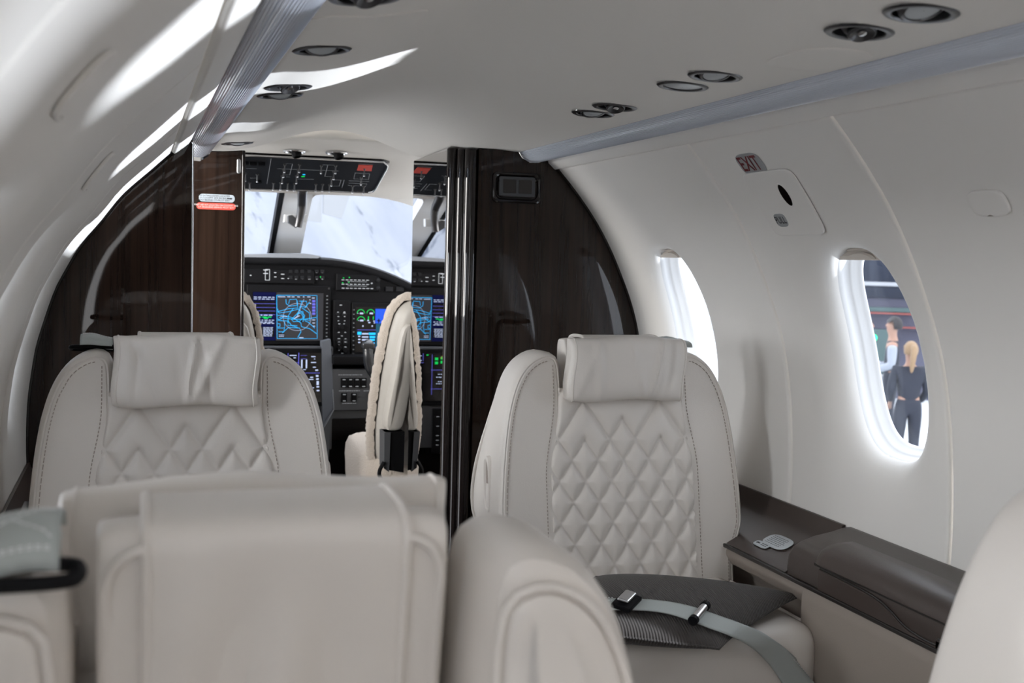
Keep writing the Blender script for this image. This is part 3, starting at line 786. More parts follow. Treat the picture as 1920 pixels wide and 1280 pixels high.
def make_seat(label, loc, inboard, rz=0, pwid=.1195, drop=0.0):
    t = thing('passenger_seat', label, 'seat', loc, rz, 'leather passenger seats')
    L = dict(parent=t, local=True)
    full = HALF+[(-x, z) for x, z in HALF[::-1]][1:-1]
    O = ccw(smooth_loop(dense(full), 2))
    def ring(d, y): return [Vector((x, (y if y <= 0 else y*(1+1.9*sstep(.86, .62, z)))+lean(z), z)) for x, z in inset(O, d)]
    mb = MB()
    prof = [(.016, -.0565), (.0125, -.0565), (.0105, -.0550), (.0080, -.0560), (.0040, -.0520), (.0012, -.0450), (0, -.034), (0, -.005), (.0005, .022), (.003, .038), (.009, .049), (.018, .054), (.022, .054)]
    mb.rings([ring(d, y) for d, y in prof], True, True, True)
    bk = build(mb, 'backrest', 'leather', ang=32, **L)
    # seams on the front: along the outline and down both sides of the quilted field
    mb = MB()
    pts = [(x, z) for x, z in inset(O, .017)]
    for sg in (1, -1):
        seg = sorted([(x, z) for x, z in pts if x*sg > .145 and z > .45 and x*sg > .13], key=lambda q: -q[1])
        dashes(mb, [Vector((x, -.0574+lean(z), z)) for x, z in seg if x*sg > (.2 if z < .88 else .12)])
        dashes(mb, [Vector((sg*(panel_w(z)+.0085), -.0574+lean(z), z)) for z in [.905-.02*i for i in range(23)]])
    build(mb, 'stitching', 'stitch', bk, local=True)
    # quilted centre panel
    mb = MB(); nu, nv = 96, 150; zt, zb = .862, .475
    def qf(u, v):
        z = zt+(zb-zt)*v; w = panel_w(z); x = (2*u-1)*w
        edge = min(1, (w-abs(x))/.006); edge = math.sqrt(max(0, 1-(1-edge)**2))
        h = (.0095*quilt_h(x, z)+.003*(1-(x/w)**2))*edge
        return Vector((x, -.0535+lean(z)-h-.0015*edge, z))
    mb.grid(qf, nu, nv); build(mb, 'quilted_panel', 'leather', ang=70, **L)
    # panel on the rear of the backrest, piped along its edge (one each side of the headrest slot)
    for sg in (1, -1):
        H = [(.128, .40), (.128, .880), (.1345, .899), (.150, .9035), (.168, .899), (.186, .886), (.200, .866), (.211, .840), (.221, .80), (.2285, .75), (.2345, .69), (.238, .62), (.235, .585), (.220, .560), (.2155, .53), (.214, .40)]
        Q = ccw(smooth_loop(dense([(sg*x, z) for x, z in H]), 1))
        mb = MB(); mb.rings([[Vector((x, y*(1+1.9*sstep(.86, .62, z))+lean(z), z)) for x, z in inset(Q, d)] for d, y in ((0, .050), (.0005, .0565), (.003, .0615), (.008, .0640), (.016, .0650))], True, False, True)
        p = build(mb, 'rear_panel', 'leather', ang=40, **L)
        mb = MB(); mb.tube([Vector((x, .0580*(1+1.9*sstep(.86, .62, z))+lean(z), z)) for x, z in inset(Q, -.002)], .0034, 8, closed=True); build(mb, 'piping', 'leather', p, local=True)
    mb = MB(); mb.rbox((-.122, .030, .40), (.122, .056, .625), .01, 3, Matrix(((1, 0, 0, 0), (0, 1, .18, -.108), (0, 0, 1, 0), (0, 0, 0, 1)))); build(mb, 'rear_centre_panel', 'leather', **L)
    # headrest block in the slot
    SH = Matrix(((1, 0, 0, 0), (0, 1, .18, -.108), (0, 0, 1, 0), (0, 0, 0, 1)))
    hr_ = MB()
    def hp(u, v):
        # cross-section in (y, z), bulging ends
        a = 2*PI*u; c, s_ = sup(a, 6.0)
        yy, zz = -.016+.028*c, .785+.169*s_
        x = (2*v-1)
        e = (1-abs(x)**9)**(1/3) if abs(x) < 1 else 0
        e = .90+.10*e
        zz -= .004*sstep(-.01, .012, yy)*sstep(.9, .95, zz)
        X = x*.1040
        return Vector((X, -.016+(yy+.016)*e+lean(zz), .785-drop+(zz-.785)*(.97+.03*(e-.9)/.1)))
    vs = [-1, -.995, -.98, -.95, -.9]+[-.8+.2*i for i in range(9)]+[.9, .95, .98, .995, 1]
    hr_.rings([[hp(i/72, (v+1)/2) for i in range(72)] for v in vs])
    hb = build(hr_, 'headrest', 'leather', ang=60, **L)
    mb = MB()
    for sg in (1, -1):
        path = []
        for i in range(14):
            a = PI/2*i/13
            path.append(Vector((sg*(.077+.0225*math.sin(a)), .0115+lean(.92+.02*math.cos(a)), .9150-drop+.0260*math.cos(a))))
        path += [Vector((sg*.0995, .0115+lean(z), z)) for z in (.88, .80, .74, .66)]
        mb = MB(); mb.tube(path, .0036, 8); build(mb, 'piping', 'leather', hb, local=True)
    # leather cover strip over the headrest, hanging down at the rear
    path = [(-.0745, .900), (-.0740, .935), (-.0700, .9545), (-.060, .9585), (-.04, .9590), (-.015, .9580), (.000, .9555), (.0085, .9510), (.0130, .9430), (.0150, .930), (.0158, .90), (.0162, .82), (.0165, .72), (.0165, .63)]
    C2 = catmull([Vector((0, y, z-drop)) for y, z in path], 7)
    W = .0765; mb = MB(); n = len(C2)
    def cf(u, v, dd=0):
        k = min(n-1, int(round(v*(n-1)))); p = C2[k]; a, b = C2[max(k-1, 0)], C2[min(k+1, n-1)]
        tg = (b-a).normalized(); nn = Vector((0, tg.z, -tg.y)) * -1
        x = (2*u-1)*W
        rear = sstep(.945, .86, p.z)*(1 if p.y > 0 else 0)
        wr = rear*2.6*(.0022*math.sin(x*85+3*p.z*6)*math.exp(-((x-.035)/.05)**2)+.0018*math.sin(x*60-p.z*14)*math.exp(-((x+.02)/.03)**2))
        q = p+Vector((0, wr+dd*0, 0))
        return Vector((x, q.y+lean(q.z), q.z))
    mb.grid(lambda u, v: cf(u, v), 30, n-1)
    cvr = build(mb, 'headrest_cover', 'leather', ang=60, **L)
    mod = cvr.modifiers.new('thick', 'SOLIDIFY'); mod.thickness = .003; mod.offset = 0
    mb = MB()
    for sg in (1, -1):
        mb = MB(); mb.tube([Vector((sg*W, p.y+lean(p.z), p.z)) for p in C2], .0034, 8); build(mb, 'piping', 'leather', cvr, local=True)
    # pillow in front, slightly creased
    mb = MB(); nv, nu = 56, 44
    rnd = random.Random(int((loc[0]+2)*100)); cr = [(rnd.uniform(-.09, .09), rnd.uniform(.004, .008), rnd.uniform(-.5, .5), rnd.uniform(-1, 1)) for _ in range(7)]
    def pf(u, v):
        xx = 2*v-1; e = (max(0, 1-abs(xx)**8))**(1/2.6); a = 2*PI*u
        c, s_ = sup(a, 3.6)
        hy, hz = .0265*(.30+.70*e), .0605*(.93+.07*e)
        y, z = c*hy, s_*hz
        y -= .010*(xx*xx)*(-1 if False else -1)*.6
        X = xx*pwid+.003*math.sin(z*50)
        if c < 0:
            for x0, w, sl, am in cr:
                y += .0095*am*math.exp(-((X-x0-sl*z)/w)**2)*(.5+.5*math.cos(z*26))
        z += .003*math.sin(xx*4+1)
        return Vector((X, y-.092+lean(.9), z+.9005-drop))
    vs = [-1+.0001, -.995, -.98, -.955, -.92, -.87]+[-.81+1.62*i/44 for i in range(45)]+[.87, .92, .955, .98, .995, 1-.0001]
    mb.rings([[pf(i/nu, (v+1)/2) for i in range(nu)] for v in vs])
    pw = build(mb, 'headrest_pillow', 'leather', ang=70, **L)
    mb = MB()
    for sg in (1, -1):
        mb = MB(); mb.tube([pf(i/40, (1+sg*.93)/2) for i in range(40)], .0016, 6, closed=True); build(mb, 'piping', 'leather', pw, local=True)
    # cushion and base
    mb = MB()
    def cu(u, v):
        return None
    mb.rbox((-.226, -.400, .315), (.226, -.005, .497), .042, 6); sc_ = build(mb, 'seat_cushion', 'leather', ang=60, **L)
    mb = MB()
    for sg in (1, -1):
        for X_, z_, r_ in ((.2155, .4885, .0032), (.2215, .4805, .0025)):
            mb = MB(); mb.tube([Vector((sg*X_, -.3915, z)) for z in (.33, .40, .455)]+[Vector((sg*X_, -.3885+.026*math.sin(a)**2, .455+.033*math.sin(a))) for a in (.3, .6, .9, 1.2)]+[Vector((sg*X_, y, z_)) for y in (-.33, -.2, -.08)], r_, 8)
            build(mb, 'piping', 'leather', sc_, local=True)
    mb = MB(); mb.rbox((-.21, -.36, .19), (.21, .06, .33), .02, 4); build(mb, 'seat_pan', 'leather', **L)
    mb = MB(); mb.rbox((-.17, -.30, .03), (.17, .03, .20), .015, 3); mb.rbox((-.20, -.33, .001), (.20, .06, .035), .008, 2); build(mb, 'pedestal', 'plastic2', **L)
    # recessed recline handle in the inboard flank
    mb = MB(); X = inboard*.2485; n = 28
    def hd(i, k, d):
        a = 2*PI*i/n; c, s_ = sup(a, 3); z = .675+s_*.046*k; return Vector((X+inboard*d-inboard*.0, .012+c*.0145*k+lean(z), z))
    mb.rings([[hd(i, k, d) for i in range(n)] for k, d in ((1.18, -.003), (1.14, .0045), (1.05, .0062), (.97, .0045), (.90, .001))], True, False, False)
    h = build(mb, 'recline_handle', 'leather', ang=50, **L)
    mb = MB(); mb.rings([[hd(i, k, .0018) for i in range(n)] for k in (.95, .5, .03)], True, False, True); build(mb, 'handle_cup', 'vinyl_low', h, local=True)
    return t
SEAT_L, SEAT_R = (-.417, 2.085, 0), (.389, 2.085, 0)
seatL = make_seat('beige leather seat facing the camera at left in front of the curved wood panel', SEAT_L, 1)
seatR = make_seat('beige leather seat with diamond quilting in full view, brown cushion on it', SEAT_R, -1)
make_seat('beige leather seat seen from behind, large and blurred in the foreground', (-.417, .770, 0), -1, PI, .128, .013)
make_seat('beige leather seatback cut off by the right picture edge beside the ledge', (.420, .835, 0), 1, PI, .12, .02)
# shoulder belts looped over the outboard shoulders
def shoulder_belt(label, loc, rz, s):
    t = thing('shoulder_belt', label, 'seat belt', loc, rz, 'shoulder belts on the seats')
    cx = s*.1475; Wd = .052
    P = catmull([Vector((0, y, z)) for y, z in ((-.022, .9330), (-.020, .9385), (-.012, .9430), (.004, .9455), (.022, .9460), (.038, .9440), (.050, .9390), (.057, .9320), (.058, .9265))], 5)
    P2 = catmull([Vector((0, y, z)) for y, z in ((.058, .9265), (.053, .9250), (.047, .9300), (.038, .9350), (.022, .9380))], 5)
    for nm, Q, of in (('webbing', P, 0), ('folded_end', P2, -.001)):
        mb = MB(); m = len(Q)
        def f(u, v):
            p = Q[min(m-1, int(round(v*(m-1))))]
            return Vector((cx+(u-.5)*Wd, p.y+lean(p.z), p.z+.004+.0035*math.sin(u*4.2+.6)*sstep(-.05, .02, p.y)*sstep(.1, .05, p.y)+of))
        mb.grid(f, 12, m-1); o = build(mb, nm, 'webbing', t, local=True, ang=70)
        md = o.modifiers.new('thick', 'SOLIDIFY'); md.thickness = .0022; md.offset = 0
    mb = MB()
    def g(u, y):
        k = min(range(len(P)), key=lambda i: abs(P[i].y-y)); p = P[k]
        return Vector((cx+(u-.5)*Wd, p.y+lean(p.z), p.z+.0058+.0035*math.sin(u*4.2+.6)*sstep(-.05, .02, p.y)*sstep(.1, .05, p.y)))
    for r in range(5): dashes(mb, [g(u/12, .063-r*.0022) for u in range(1, 12)], .0028, .0018, .0006)
    n = 12
    dashes(mb, [g(.08+.84*i/n, .050-.040*i/n) for i in range(n+1)], .0028, .0018, .0006)
    dashes(mb, [g(.92-.84*i/n, .050-.040*i/n) for i in range(n+1)], .0028, .0018, .0006)
    dashes(mb, [g(.08+.84*i/n, .010) for i in range(n+1)], .0028, .0018, .0006)
    build(mb, 'stitching', 'thread', t, local=True)
    mb = MB(); n = 32; z0 = .9270
    mb.tube([Vector((cx+s*.004+sup(2*PI*i/n, 4)[0]*.040, .050+sup(2*PI*i/n, 4)[1]*.009+lean(z0), z0+.003*sup(2*PI*i/n, 4)[1]*-1)) for i in range(n)], .0042, 8, closed=True)
    tag(build(mb, 'guide_ring', 'plastic', t, local=True), 'black guide ring')
    return t
shoulder_belt('pale green belt strap with white stitching on near seat at lower left', (-.417, .770, 0), PI, 1)
shoulder_belt('belt strap end peeking out beside the headrest in front of the curved wood panel', SEAT_L, 0, -1)
shoulder_belt('end of belt strap peeking out beside the headrest against the forward window', SEAT_R, 0, 1)

# ------------------------------------------------------------------ cushion and lap belt on the right seat
PC, PA, PH = Vector((.330, 1.770, .5200)), math.radians(45+6), .158
def pil(u, v):
    "u, v in -1..1"
    pin = 1-.10*(1-u*u)*0
    a = u*(1-.075*(1-v*v)*1.0*0-.07*(1-abs(v)**2)*abs(u)**3); b = v*(1-.07*(1-abs(u)**2)*abs(v)**3)
    x, y = a*PH, b*PH
    c, s = math.cos(PA), math.sin(PA)
    return PC.x+(x*c-y*s)*1.33, PC.y+(x*s+y*c)*.80
def pil_t(u, v): return .040*(max(0, 1-abs(u)**2.2)*max(0, 1-abs(v)**2.2))**.48
t = tag(None or thing('throw_cushion', 'dark brown corded cushion lying on the seat under the lap belt', 'cushion', (PC.x, PC.y, .4975)))
def pz(u, v, sg):
    x, y = pil(u, v); slope = .06*(y-PC.y)
    return Vector((x, y, PC.z+slope+sg*pil_t(u, v)*(1 if sg > 0 else .78)))
mb = MB(); G = [math.sin(PI/2*(-1+2*i/44)) for i in range(45)]
for sg in (1, -1):
    mb.grid(lambda a, b: pz(G[int(round(a*44))], G[int(round(b*44))], sg), 44, 44)
cm = build(mb, 'cushion_cover', 'cord', t, merge=1e-5, ang=80)
mb = MB(); eg = [(g, -1) for g in G]+[(1, g) for g in G[1:]]+[(g, 1) for g in G[::-1][1:]]+[(-1, g) for g in G[::-1][1:-1]]
mb.tube([pz(a, b, 1) for a, b in eg], .0022, 6, closed=True); build(mb, 'edge_seam', 'cord', t)
def inside_soft(p):
    # cushion of the seat
    q = p-Vector(SEAT_R)
    if abs(q.x) < .24 and -.402 < q.y < .0 and .3 < q.z < .497:
        r = .042; dy, dz = max(0, -.40+r-q.y), max(0, q.z-(.497-r))
        if math.hypot(dy, dz) < r: return True
    c, s = math.cos(-PA), math.sin(-PA)
    dx, dy = (p.x-PC.x)/1.33, (p.y-PC.y)/.80
    u, v = (dx*c-dy*s)/PH, (dx*s+dy*c)/PH
    if abs(u) < 1 and abs(v) < 1:
        zt = pz(u, v, 1).z
        return p.z < zt and p.z > pz(u, v, -1).z-.02
    return False
def drape(u, v, lift=.004):
    d = FW+RT*((u-960)/F)+DN*((v-640)/F); k = 1.2
    while k < 2.4:
        p = CAM+d*k
        if inside_soft(p): return p-d.normalized()*.0015+Vector((0, -.001, lift))
        if p.y > 2.02: return p
        k += .002
    return CAM+d*1.75
UP = [(1085, 1130), (1120, 1128), (1154, 1127), (1203, 1127), (1242, 1131), (1281, 1138), (1310, 1144), (1341, 1160), (1386, 1173), (1425, 1183), (1464, 1209), (1497, 1243), (1529, 1280), (1560, 1318)]
LO = [(1060, 1152), (1095, 1150), (1130, 1148), (1185, 1147), (1229, 1149), (1263, 1156), (1294, 1168), (1320, 1181), (1372, 1197), (1398, 1206), (1428, 1232), (1449, 1257), (1466, 1280), (1480, 1318)]
t = thing('lap_belt', 'pale grey lap belt with metal buckle across the brown cushion', 'seat belt', (.33, 1.70, .58))
rows = [[drape(a[0]+(b[0]-a[0])*k/8, a[1]+(b[1]-a[1])*k/8) for k in range(9)] for a, b in zip(UP, LO)]
for _ in range(2):
    rows = [rows[0]]+[[rows[i-1][k]*.2+rows[i][k]*.6+rows[i+1][k]*.2 for k in range(9)] for i in range(1, len(rows)-1)]+[rows[-1]]
rows = [[p+(CAM-p).normalized()*(.004+.010*math.exp(-((i-8.3)/1.1)**2)) for p in r] for i, r in enumerate(rows)]
cols = [catmull([r[k] for r in rows], 5) for k in range(9)]
mb = MB(); nR = len(cols[0]); mb.rings([[cols[k][i] for k in range(9)] for i in range(nR)], False, False, False)
wb = build(mb, 'webbing', 'webbing', t, ang=70)
md = wb.modifiers.new('thick', 'SOLIDIFY'); md.thickness = .0022; md.offset = 1
def belt_pt(f, w): 
    i = f*(nR-1); a = int(i); b = min(a+1, nR-1); c = cols[int(w*8)]
    return c[a].lerp(c[b], i-a)
def belt_frame(f):
    a, b = belt_pt(f, 0), belt_pt(f, 1); w = (a-b).normalized(); m = (a+b)/2
    tg = (belt_pt(min(1, f+.03), .5)-belt_pt(max(0, f-.03), .5)).normalized(); n = tg.cross(w).normalized()
    if n.z < 0: n = -n
    tg = w.cross(n)
    return Matrix(((tg.x, w.x, n.x, m.x), (tg.y, w.y, n.y, m.y), (tg.z, w.z, n.z, m.z), (0, 0, 0, 1))), (a-b).length/2
def fr_of(u): return min(range(nR), key=lambda i: abs(_px(cols[4][i])-u))/(nR-1)
def _px(p):
    q = p-CAM; return 960+F*q.dot(RT)/q.dot(FW)
mb = MB(); A, hw = belt_frame(fr_of(1176))
mb.rbox((-.017, -hw-.004, .0015), (.017, hw+.004, .009), .002, 2, A); bkl = build(mb, 'buckle', 'plastic', t)
mb = MB(); mb.rbox((-.011, -hw*.72, .0095), (.009, hw*1.0, .0165), .003, 3, A); build(mb, 'buckle_lever', 'chrome', bkl)
mb = MB(); A, hw = belt_frame(fr_of(1309))
mb.tube([A @ Vector((0, -hw-.002, .0075)), A @ Vector((0, hw+.002, .0075))], .0068, 14)
ad = build(mb, 'adjuster_bar', 'chrome', t)
for sg in (1, -1):
    mb = MB(); mb.tube([A @ Vector((0, sg*(hw+.001), .0075)), A @ Vector((0, sg*(hw+.009), .0075))], .0082, 14); build(mb, 'adjuster_end', 'plastic', ad)
mb = MB()
for w in (.18, .82):
    dashes(mb, [belt_pt(f, w)+Vector((0, -.001, .003)) for f in [fr_of(1420)+(1-fr_of(1420))*i/12 for i in range(13)]], .003, .002, .0005)
for w in (.1, .35, .6, .85): dashes(mb, [belt_pt(f, w)+Vector((0, -.001, .0035)) for f in [fr_of(1142)*i/4 for i in range(5)]], .003, .002, .0006)
build(mb, 'stitching', 'thread', t)
# ------------------------------------------------------------------ cockpit shell
def hz_(x): return .22*max(0, abs(x)-.24)**2
mb = MB(); X = [-.64+1.28*i/40 for i in range(41)]
rows = [(3.10, 1.52), (3.150, 1.515), (3.150, 1.414), (3.154, 1.409), (3.165, 1.407), (3.35, 1.396), (3.48, 1.388), (3.62, 1.362), (3.80, 1.330), (3.93, 1.308), (3.955, 1.3035), (3.966, 1.3045)]
mb.rings([[Vector((x, Y, z-hz_(x)*(1 if k > 1 else 0))) for x in X] for k, (Y, z) in enumerate(rows)], False, False, False)
struct(build(mb, 'ceiling_cockpit', 'ceil', ang=50))
for side, nm in ((1, 'right'), (-1, 'left')):
    mb = MB()
    def cw(Ya, Yb, za, zb): mb.rbox((side*.645-.008, Ya, za), (side*.645+.008, Yb, zb), .003, 1)
    cw(3.16, 5.1, .0, .98); cw(3.16, 3.42, .98, 1.40); cw(3.42, 4.10, 1.26, 1.40)
    struct(build(mb, 'wall_cockpit_'+nm, 'lining'))
W0, WN = Vector((0, 3.955, 1.304)), Vector((0, .336, .942)).normalized()
def wp(u, v, d=0): return at_plane(u, v, W0, WN)+WN*d
# centre post between the windshield panes
mb = MB(); post = [wp(534, 361), wp(560, 361), wp(592, 361), wp(585, 374), wp(574, 424), wp(562, 484), wp(556, 500), (wp(508, 500)), wp(512, 477), wp(523, 420)]
mb.prism(post, WN*.05); struct(build(mb, 'trim_3', 'white_frame', ang=30))
mb = MB(); a, b = wp(533, 361, -.002), wp(509, 492, -.002); n = (b-a).normalized().cross(WN)
mb.prism([a, b, b-n*.016, a-n*.016], WN*.04); struct(build(mb, 'trim_4', 'plastic', ang=30))
def pane(name, poly):
    r = MB(); r.prism(poly, WN*.006); return struct(build(r, name, 'pane', ang=30))
xr = [wp(584, 366, .02), wp(690, 366, .02), Vector((.62, 3.99, 1.30)), Vector((.62, 4.95, .955)), Vector((.13, 4.95, .955)), wp(558, 490, .02)]
pane('window_8', xr)
pane('window_9', [Vector((-.62, 3.99, 1.30)), wp(536, 360, .02), wp(511, 490, .02), Vector((-.0, 4.95, .955)), Vector((-.62, 4.95, .955))])
# rail over the right pane with its drooping outboard corner
mb = MB(); tp = [(586, 371), (592, 366), (604, 364.5), (640, 365.5), (690, 368), (725, 373), (750, 379), (772, 386), (800, 398), (830, 420)]
mb.rings([[wp(u, v-30) for u, v in tp], [wp(u, v) for u, v in tp], [wp(u, v, .03) for u, v in tp]], False, False, False)
struct(build(mb, 'trim_5', 'lining', ang=40))

# ------------------------------------------------------------------ overhead panel
OT, OB = Vector((0, 3.50, 1.385)), Vector((0, 3.815, 1.3085))
ON = Vector((1, 0, 0)).cross(OB-OT).normalized()
if ON.z > 0: ON = -ON
def op(u, v, d=0.0): return at_plane(u, v, OT+ON*.012, ON)+ON*d
t = thing('overhead_switch_panel', 'dark grey overhead switch panel with toggles above the windshield', 'switch panel', (0, 3.65, 1.35))
corners = [op(380, 286), op(450, 290), op(719, 303), op(727, 309), op(725, 316), op(705, 352), op(699, 358.5), op(690, 360), op(450, 352.5), op(380, 350)]
mb = MB(); mb.prism(corners, -ON*.012); build(mb, 'face_plate', 'plastic2', t, ang=30)
mb = MB(); mb.tube([p+ON*.001 for p in corners], .0032, 8, closed=True); build(mb, 'edge_frame', 'chrome', t)
mb = MB(); mb.tube([p-ON*.010 for p in corners], .0065, 8, closed=True); build(mb, 'gasket', 'black', t)
Q = lambda x, y: (450+x/6.857, 280+y/6.857)
dn = (OB-OT).normalized()
def toggle(x, y, first=[None]):
    u, v = Q(x, y); p = op(u, v-3.5)
    mb = MB(); mb.lathe([(.0042, 0), (.0042, .003), (.003, .0045), (.0015, .005)], p, ON, 12)
    mb.tube([p+ON*.004, p+ON*.014+dn*.006, p+ON*.020+dn*.010], [.0016, .0021, .0032], 10)
    o = build(mb, 'toggle_switch', 'darkmetal', t)
    mb = MB(); mb.lathe([(.0022, -.003), (.0027, .0), (.0022, .002), (.0006, .003)], p+ON*.021+dn*.0105, (ON+dn*.5), 12, cap0=True); build(mb, 'toggle_tip', 'chrome', o)
for x, y in [(575, 215), (560, 280), (543, 360), (765, 215), (745, 275), (727, 360), (1045, 230), (1230, 230), (1208, 310), (1178, 395), (430, 450), (520, 450), (612, 455), (700, 460), (975, 470), (1062, 470), (1150, 475), (70, 330), (220, 340), (125, 450), (1450, 490), (1592, 498), (1600, 265), (1560, 380)]:
    toggle(x, y)
for x, y in [(65, 160), (170, 170), (278, 172), (232, 400)]:
    u, v = Q(x, y); mb = MB(); a = op(u, v)
    mb.rbox((-.010, -.007, 0), (.010, .007, .010), .0015, 2, Matrix(((1, dn.x, ON.x, a.x), (0, dn.y, ON.y, a.y), (0, dn.z, ON.z, a.z), (0, 0, 0, 1)))); build(mb, 'rocker_switch', 'plastic', t)
mb = MB()
for ln in ([(590, 180), (675, 182), (640, 325), (560, 325)], [(1060, 195), (1210, 200)], [(1128, 200), (1090, 345), (1180, 350)], [(480, 245), (1270, 275)], [(400, 120), (345, 440)], [(80, 243), (215, 245)],
           [(740, 378), (950, 382)], [(1340, 390), (1310, 490)], [(1480, 300), (1668, 310), (1650, 385), (1462, 375), (1480, 300)], [(1400, 400), (1660, 412)], [(1395, 430), (1630, 440), (1620, 472), (1388, 460)], [(130, 365), (230, 365)], [(590, 350), (640, 352)], [(1200, 390), (1300, 392), (1275, 470), (1180, 468)], [(1520, 185), (1710, 192)]):
    mb.ribbon([op(*Q(*q), .0006) for q in ln], .0008, ON, .0002)
tag(build(mb, 'legend_lines', 'legend', t, smooth=False), 'thin white legend lines')
mb = MB(); mb.prism([op(*Q(x, y), .0006) for x, y in ((1525, 195), (1705, 200), (1690, 270), (1505, 262))], ON*.002); tag(build(mb, 'red_guard_plate', 'signred', t), 'red guard plate')
mb = MB(); mb.prism([op(*Q(x, y), .0006) for x, y in ((808, 316), (838, 317), (836, 324), (806, 323))], ON*.001); build(mb, 'blue_indicator', 'scr_cyan', t)
mb = MB(); mb.prism([op(*Q(x, y), .0006) for x, y in ((792, 342), (834, 343), (832, 350), (790, 349))], ON*.001); build(mb, 'green_indicator', 'scr_green', t)
for u, v, lab in ((552, 282, 'round cockpit air outlet above the overhead panel, beside placard panel'), (631, 285, 'round cockpit air outlet above the middle of the overhead panel')):
    p = at(u, v, Z=1.3945); tt = thing('cockpit_air_outlet', lab, 'air vent', p, group='cockpit air outlets'); nrm = Vector((0, -.05, -1))
    mb = MB(); mb.lathe([(.025, .0), (.0305, -.001), (.0315, .003), (.029, .006), (.026, .006), (.0245, .002)], p, nrm, 32); build(mb, 'bezel', 'chrome', tt)
    mb = MB(); mb.lathe([(.0255, .003), (.020, .001), (.001, .0005)], p, nrm, 32); build(mb, 'socket', 'plastic', tt)
    mb = MB(); mb.lathe([(.013, -.004), (.0145, .008), (.0135, .017), (.0110, .020), (.0100, .012), (.001, .010)], p+Vector((.004, .002, 0)), Vector((.25, -.3, -1)), 28); build(mb, 'nozzle', 'plastic', tt)
# grab handle on the centre post
t = thing('grab_handle', 'grey folding handle on the windshield centre post', 'handle', at(565, 380, Y=3.98))
pth = [at(u, v, Y=y) for u, v, y in ((568, 354, 3.90), (567, 362, 3.915), (566.5, 380, 3.96), (565, 395, 3.975), (562, 410, 3.985), (558.5, 425, 3.99))]
mb = MB(); c = catmull(pth, 6); mb.tube(c, [.0165-.003*k/(len(c)-1) for k in range(len(c))], 14); build(mb, 'arm', 'darkmetal', t)
mb = MB(); q = [(541, 404), (548, 403), (559, 412), (556, 427), (541, 417)]
mb.prism([at(u, v, Y=3.985) for u, v in q], (0, .03, .0)); build(mb, 'latch_block', 'grey', t, ang=30)
mb = MB(); q = [(535, 402), (575, 402), (574, 417), (533, 416)]
mb.prism([at(u, v, Y=4.02) for u, v in q], (0, .04, 0)); build(mb, 'mount', 'white_frame', t, ang=30)

# ------------------------------------------------------------------ instrument panel
PY = 4.262
def ip(x, z, d=0): return Vector((x, PY-d, z))
def px(u, v, d=0): p = at(u, v, Y=PY-d); return p
def arch(x): return 1.093-.70*max(0, abs(x-.0)-.12)**2
t = thing('instrument_panel', 'black instrument panel with arched glareshield under the windshield', 'instrument panel', (0, 4.30, .9))
AX = [-.62+1.24*i/48 for i in range(49)]
mb = MB(); mb.prism([ip(x, arch(x)-.008) for x in AX]+[ip(.62, .70), ip(-.62, .70)], (0, .05, 0)); build(mb, 'fascia', 'plastic', t, ang=30)
mb = MB(); mb.rings([[Vector((x, y, arch(x)+dz)) for x in AX] for y, dz in ((PY-.002, -.030), (PY-.016, -.028), (PY-.026, -.018), (PY-.030, -.006), (PY-.022, .0), (PY+.05, .002), (PY+.35, -.02), (PY+.66, -.10))], False, False, False)
build(mb, 'glareshield', 'plastic2', t, ang=50)
mb = MB(); mb.prism([px(440, 476.5, .03), px(575, 475.5, .03), px(603, 480, .03), px(596, 484, .03), px(440, 481.5, .03)], (0, .10, .002)); build(mb, 'glareshield_lip', 'lightgrey', t, ang=30)
mb = MB(); mb.rbox((-.62, PY+.02, .001), (.62, PY+.10, .72), .004, 1); build(mb, 'footwell_back', 'black', t)
mb = MB(); mb.rbox((.17, 4.16, .712), (.60, PY+.02, .745), .006, 2); build(mb, 'lower_lip', 'plastic', t)
# helper: a unit on the panel with a raised rim
def unit(name, label, cat, x0, x1, z0, z1, y=PY, group=None, body='plastic', dep=.014, r=.006):
    tt = thing(name, label, cat, ((x0+x1)/2, y, (z0+z1)/2), group=group)
    mb = MB(); mb.rbox((x0, y-dep, z0), (x1, y+.004, z1), r*.5, 3); build(mb, 'housing', body, tt)
    return tt
def rect(mb, x0, x1, z0, z1, y): mb.add([Vector((x0, y, z0)), Vector((x1, y, z0)), Vector((x1, y, z1)), Vector((x0, y, z1))], [[0, 1, 2, 3]])
def bars(mb, x, z, y, w, h, n, rnd, gap=.003, lo=.003, hi=.008):
    "a row of short legend strokes"
    e = x+w
    while x < e-lo:
        q = min(rnd.uniform(lo, hi), e-x); rect(mb, x, x+q, z-h/2, z+h/2, y); x += q+gap
rnd = random.Random(11)
# upper guidance panel
tt = unit('flight_guidance_panel', 'long black button panel under glareshield with one green light', 'control panel', -.135, .112, .997, 1.046)
y = PY-.0148
mb = MB()
for u, v, w in [(498, 506, .016), (498, 512.5, .016), (516, 511, .008), (516, 519, .008), (530, 514, .012), (530, 522, .010), (545, 508, .004), (556, 510, .006), (567, 510, .007), (542, 522, .010), (555, 523, .007), (567, 522.5, .005), (580, 523, .008), (594, 511, .006), (604.5, 511, .006), (594, 523, .006), (604.5, 523, .006), (470, 516, .006)]:
    p = px(u, v, .0148)
    rect(mb, p.x-w/2, p.x+w/2, p.z-.0012, p.z+.0012, y-.0003)
build(mb, 'legends', 'legend', tt, smooth=False)
mb = MB(); p = px(601.5, 519, .015); mb.lathe([(.003, 0), (.003, .001), (.001, .0015)], p, (0, -1, 0), 14); build(mb, 'green_light', 'scr_green', tt)
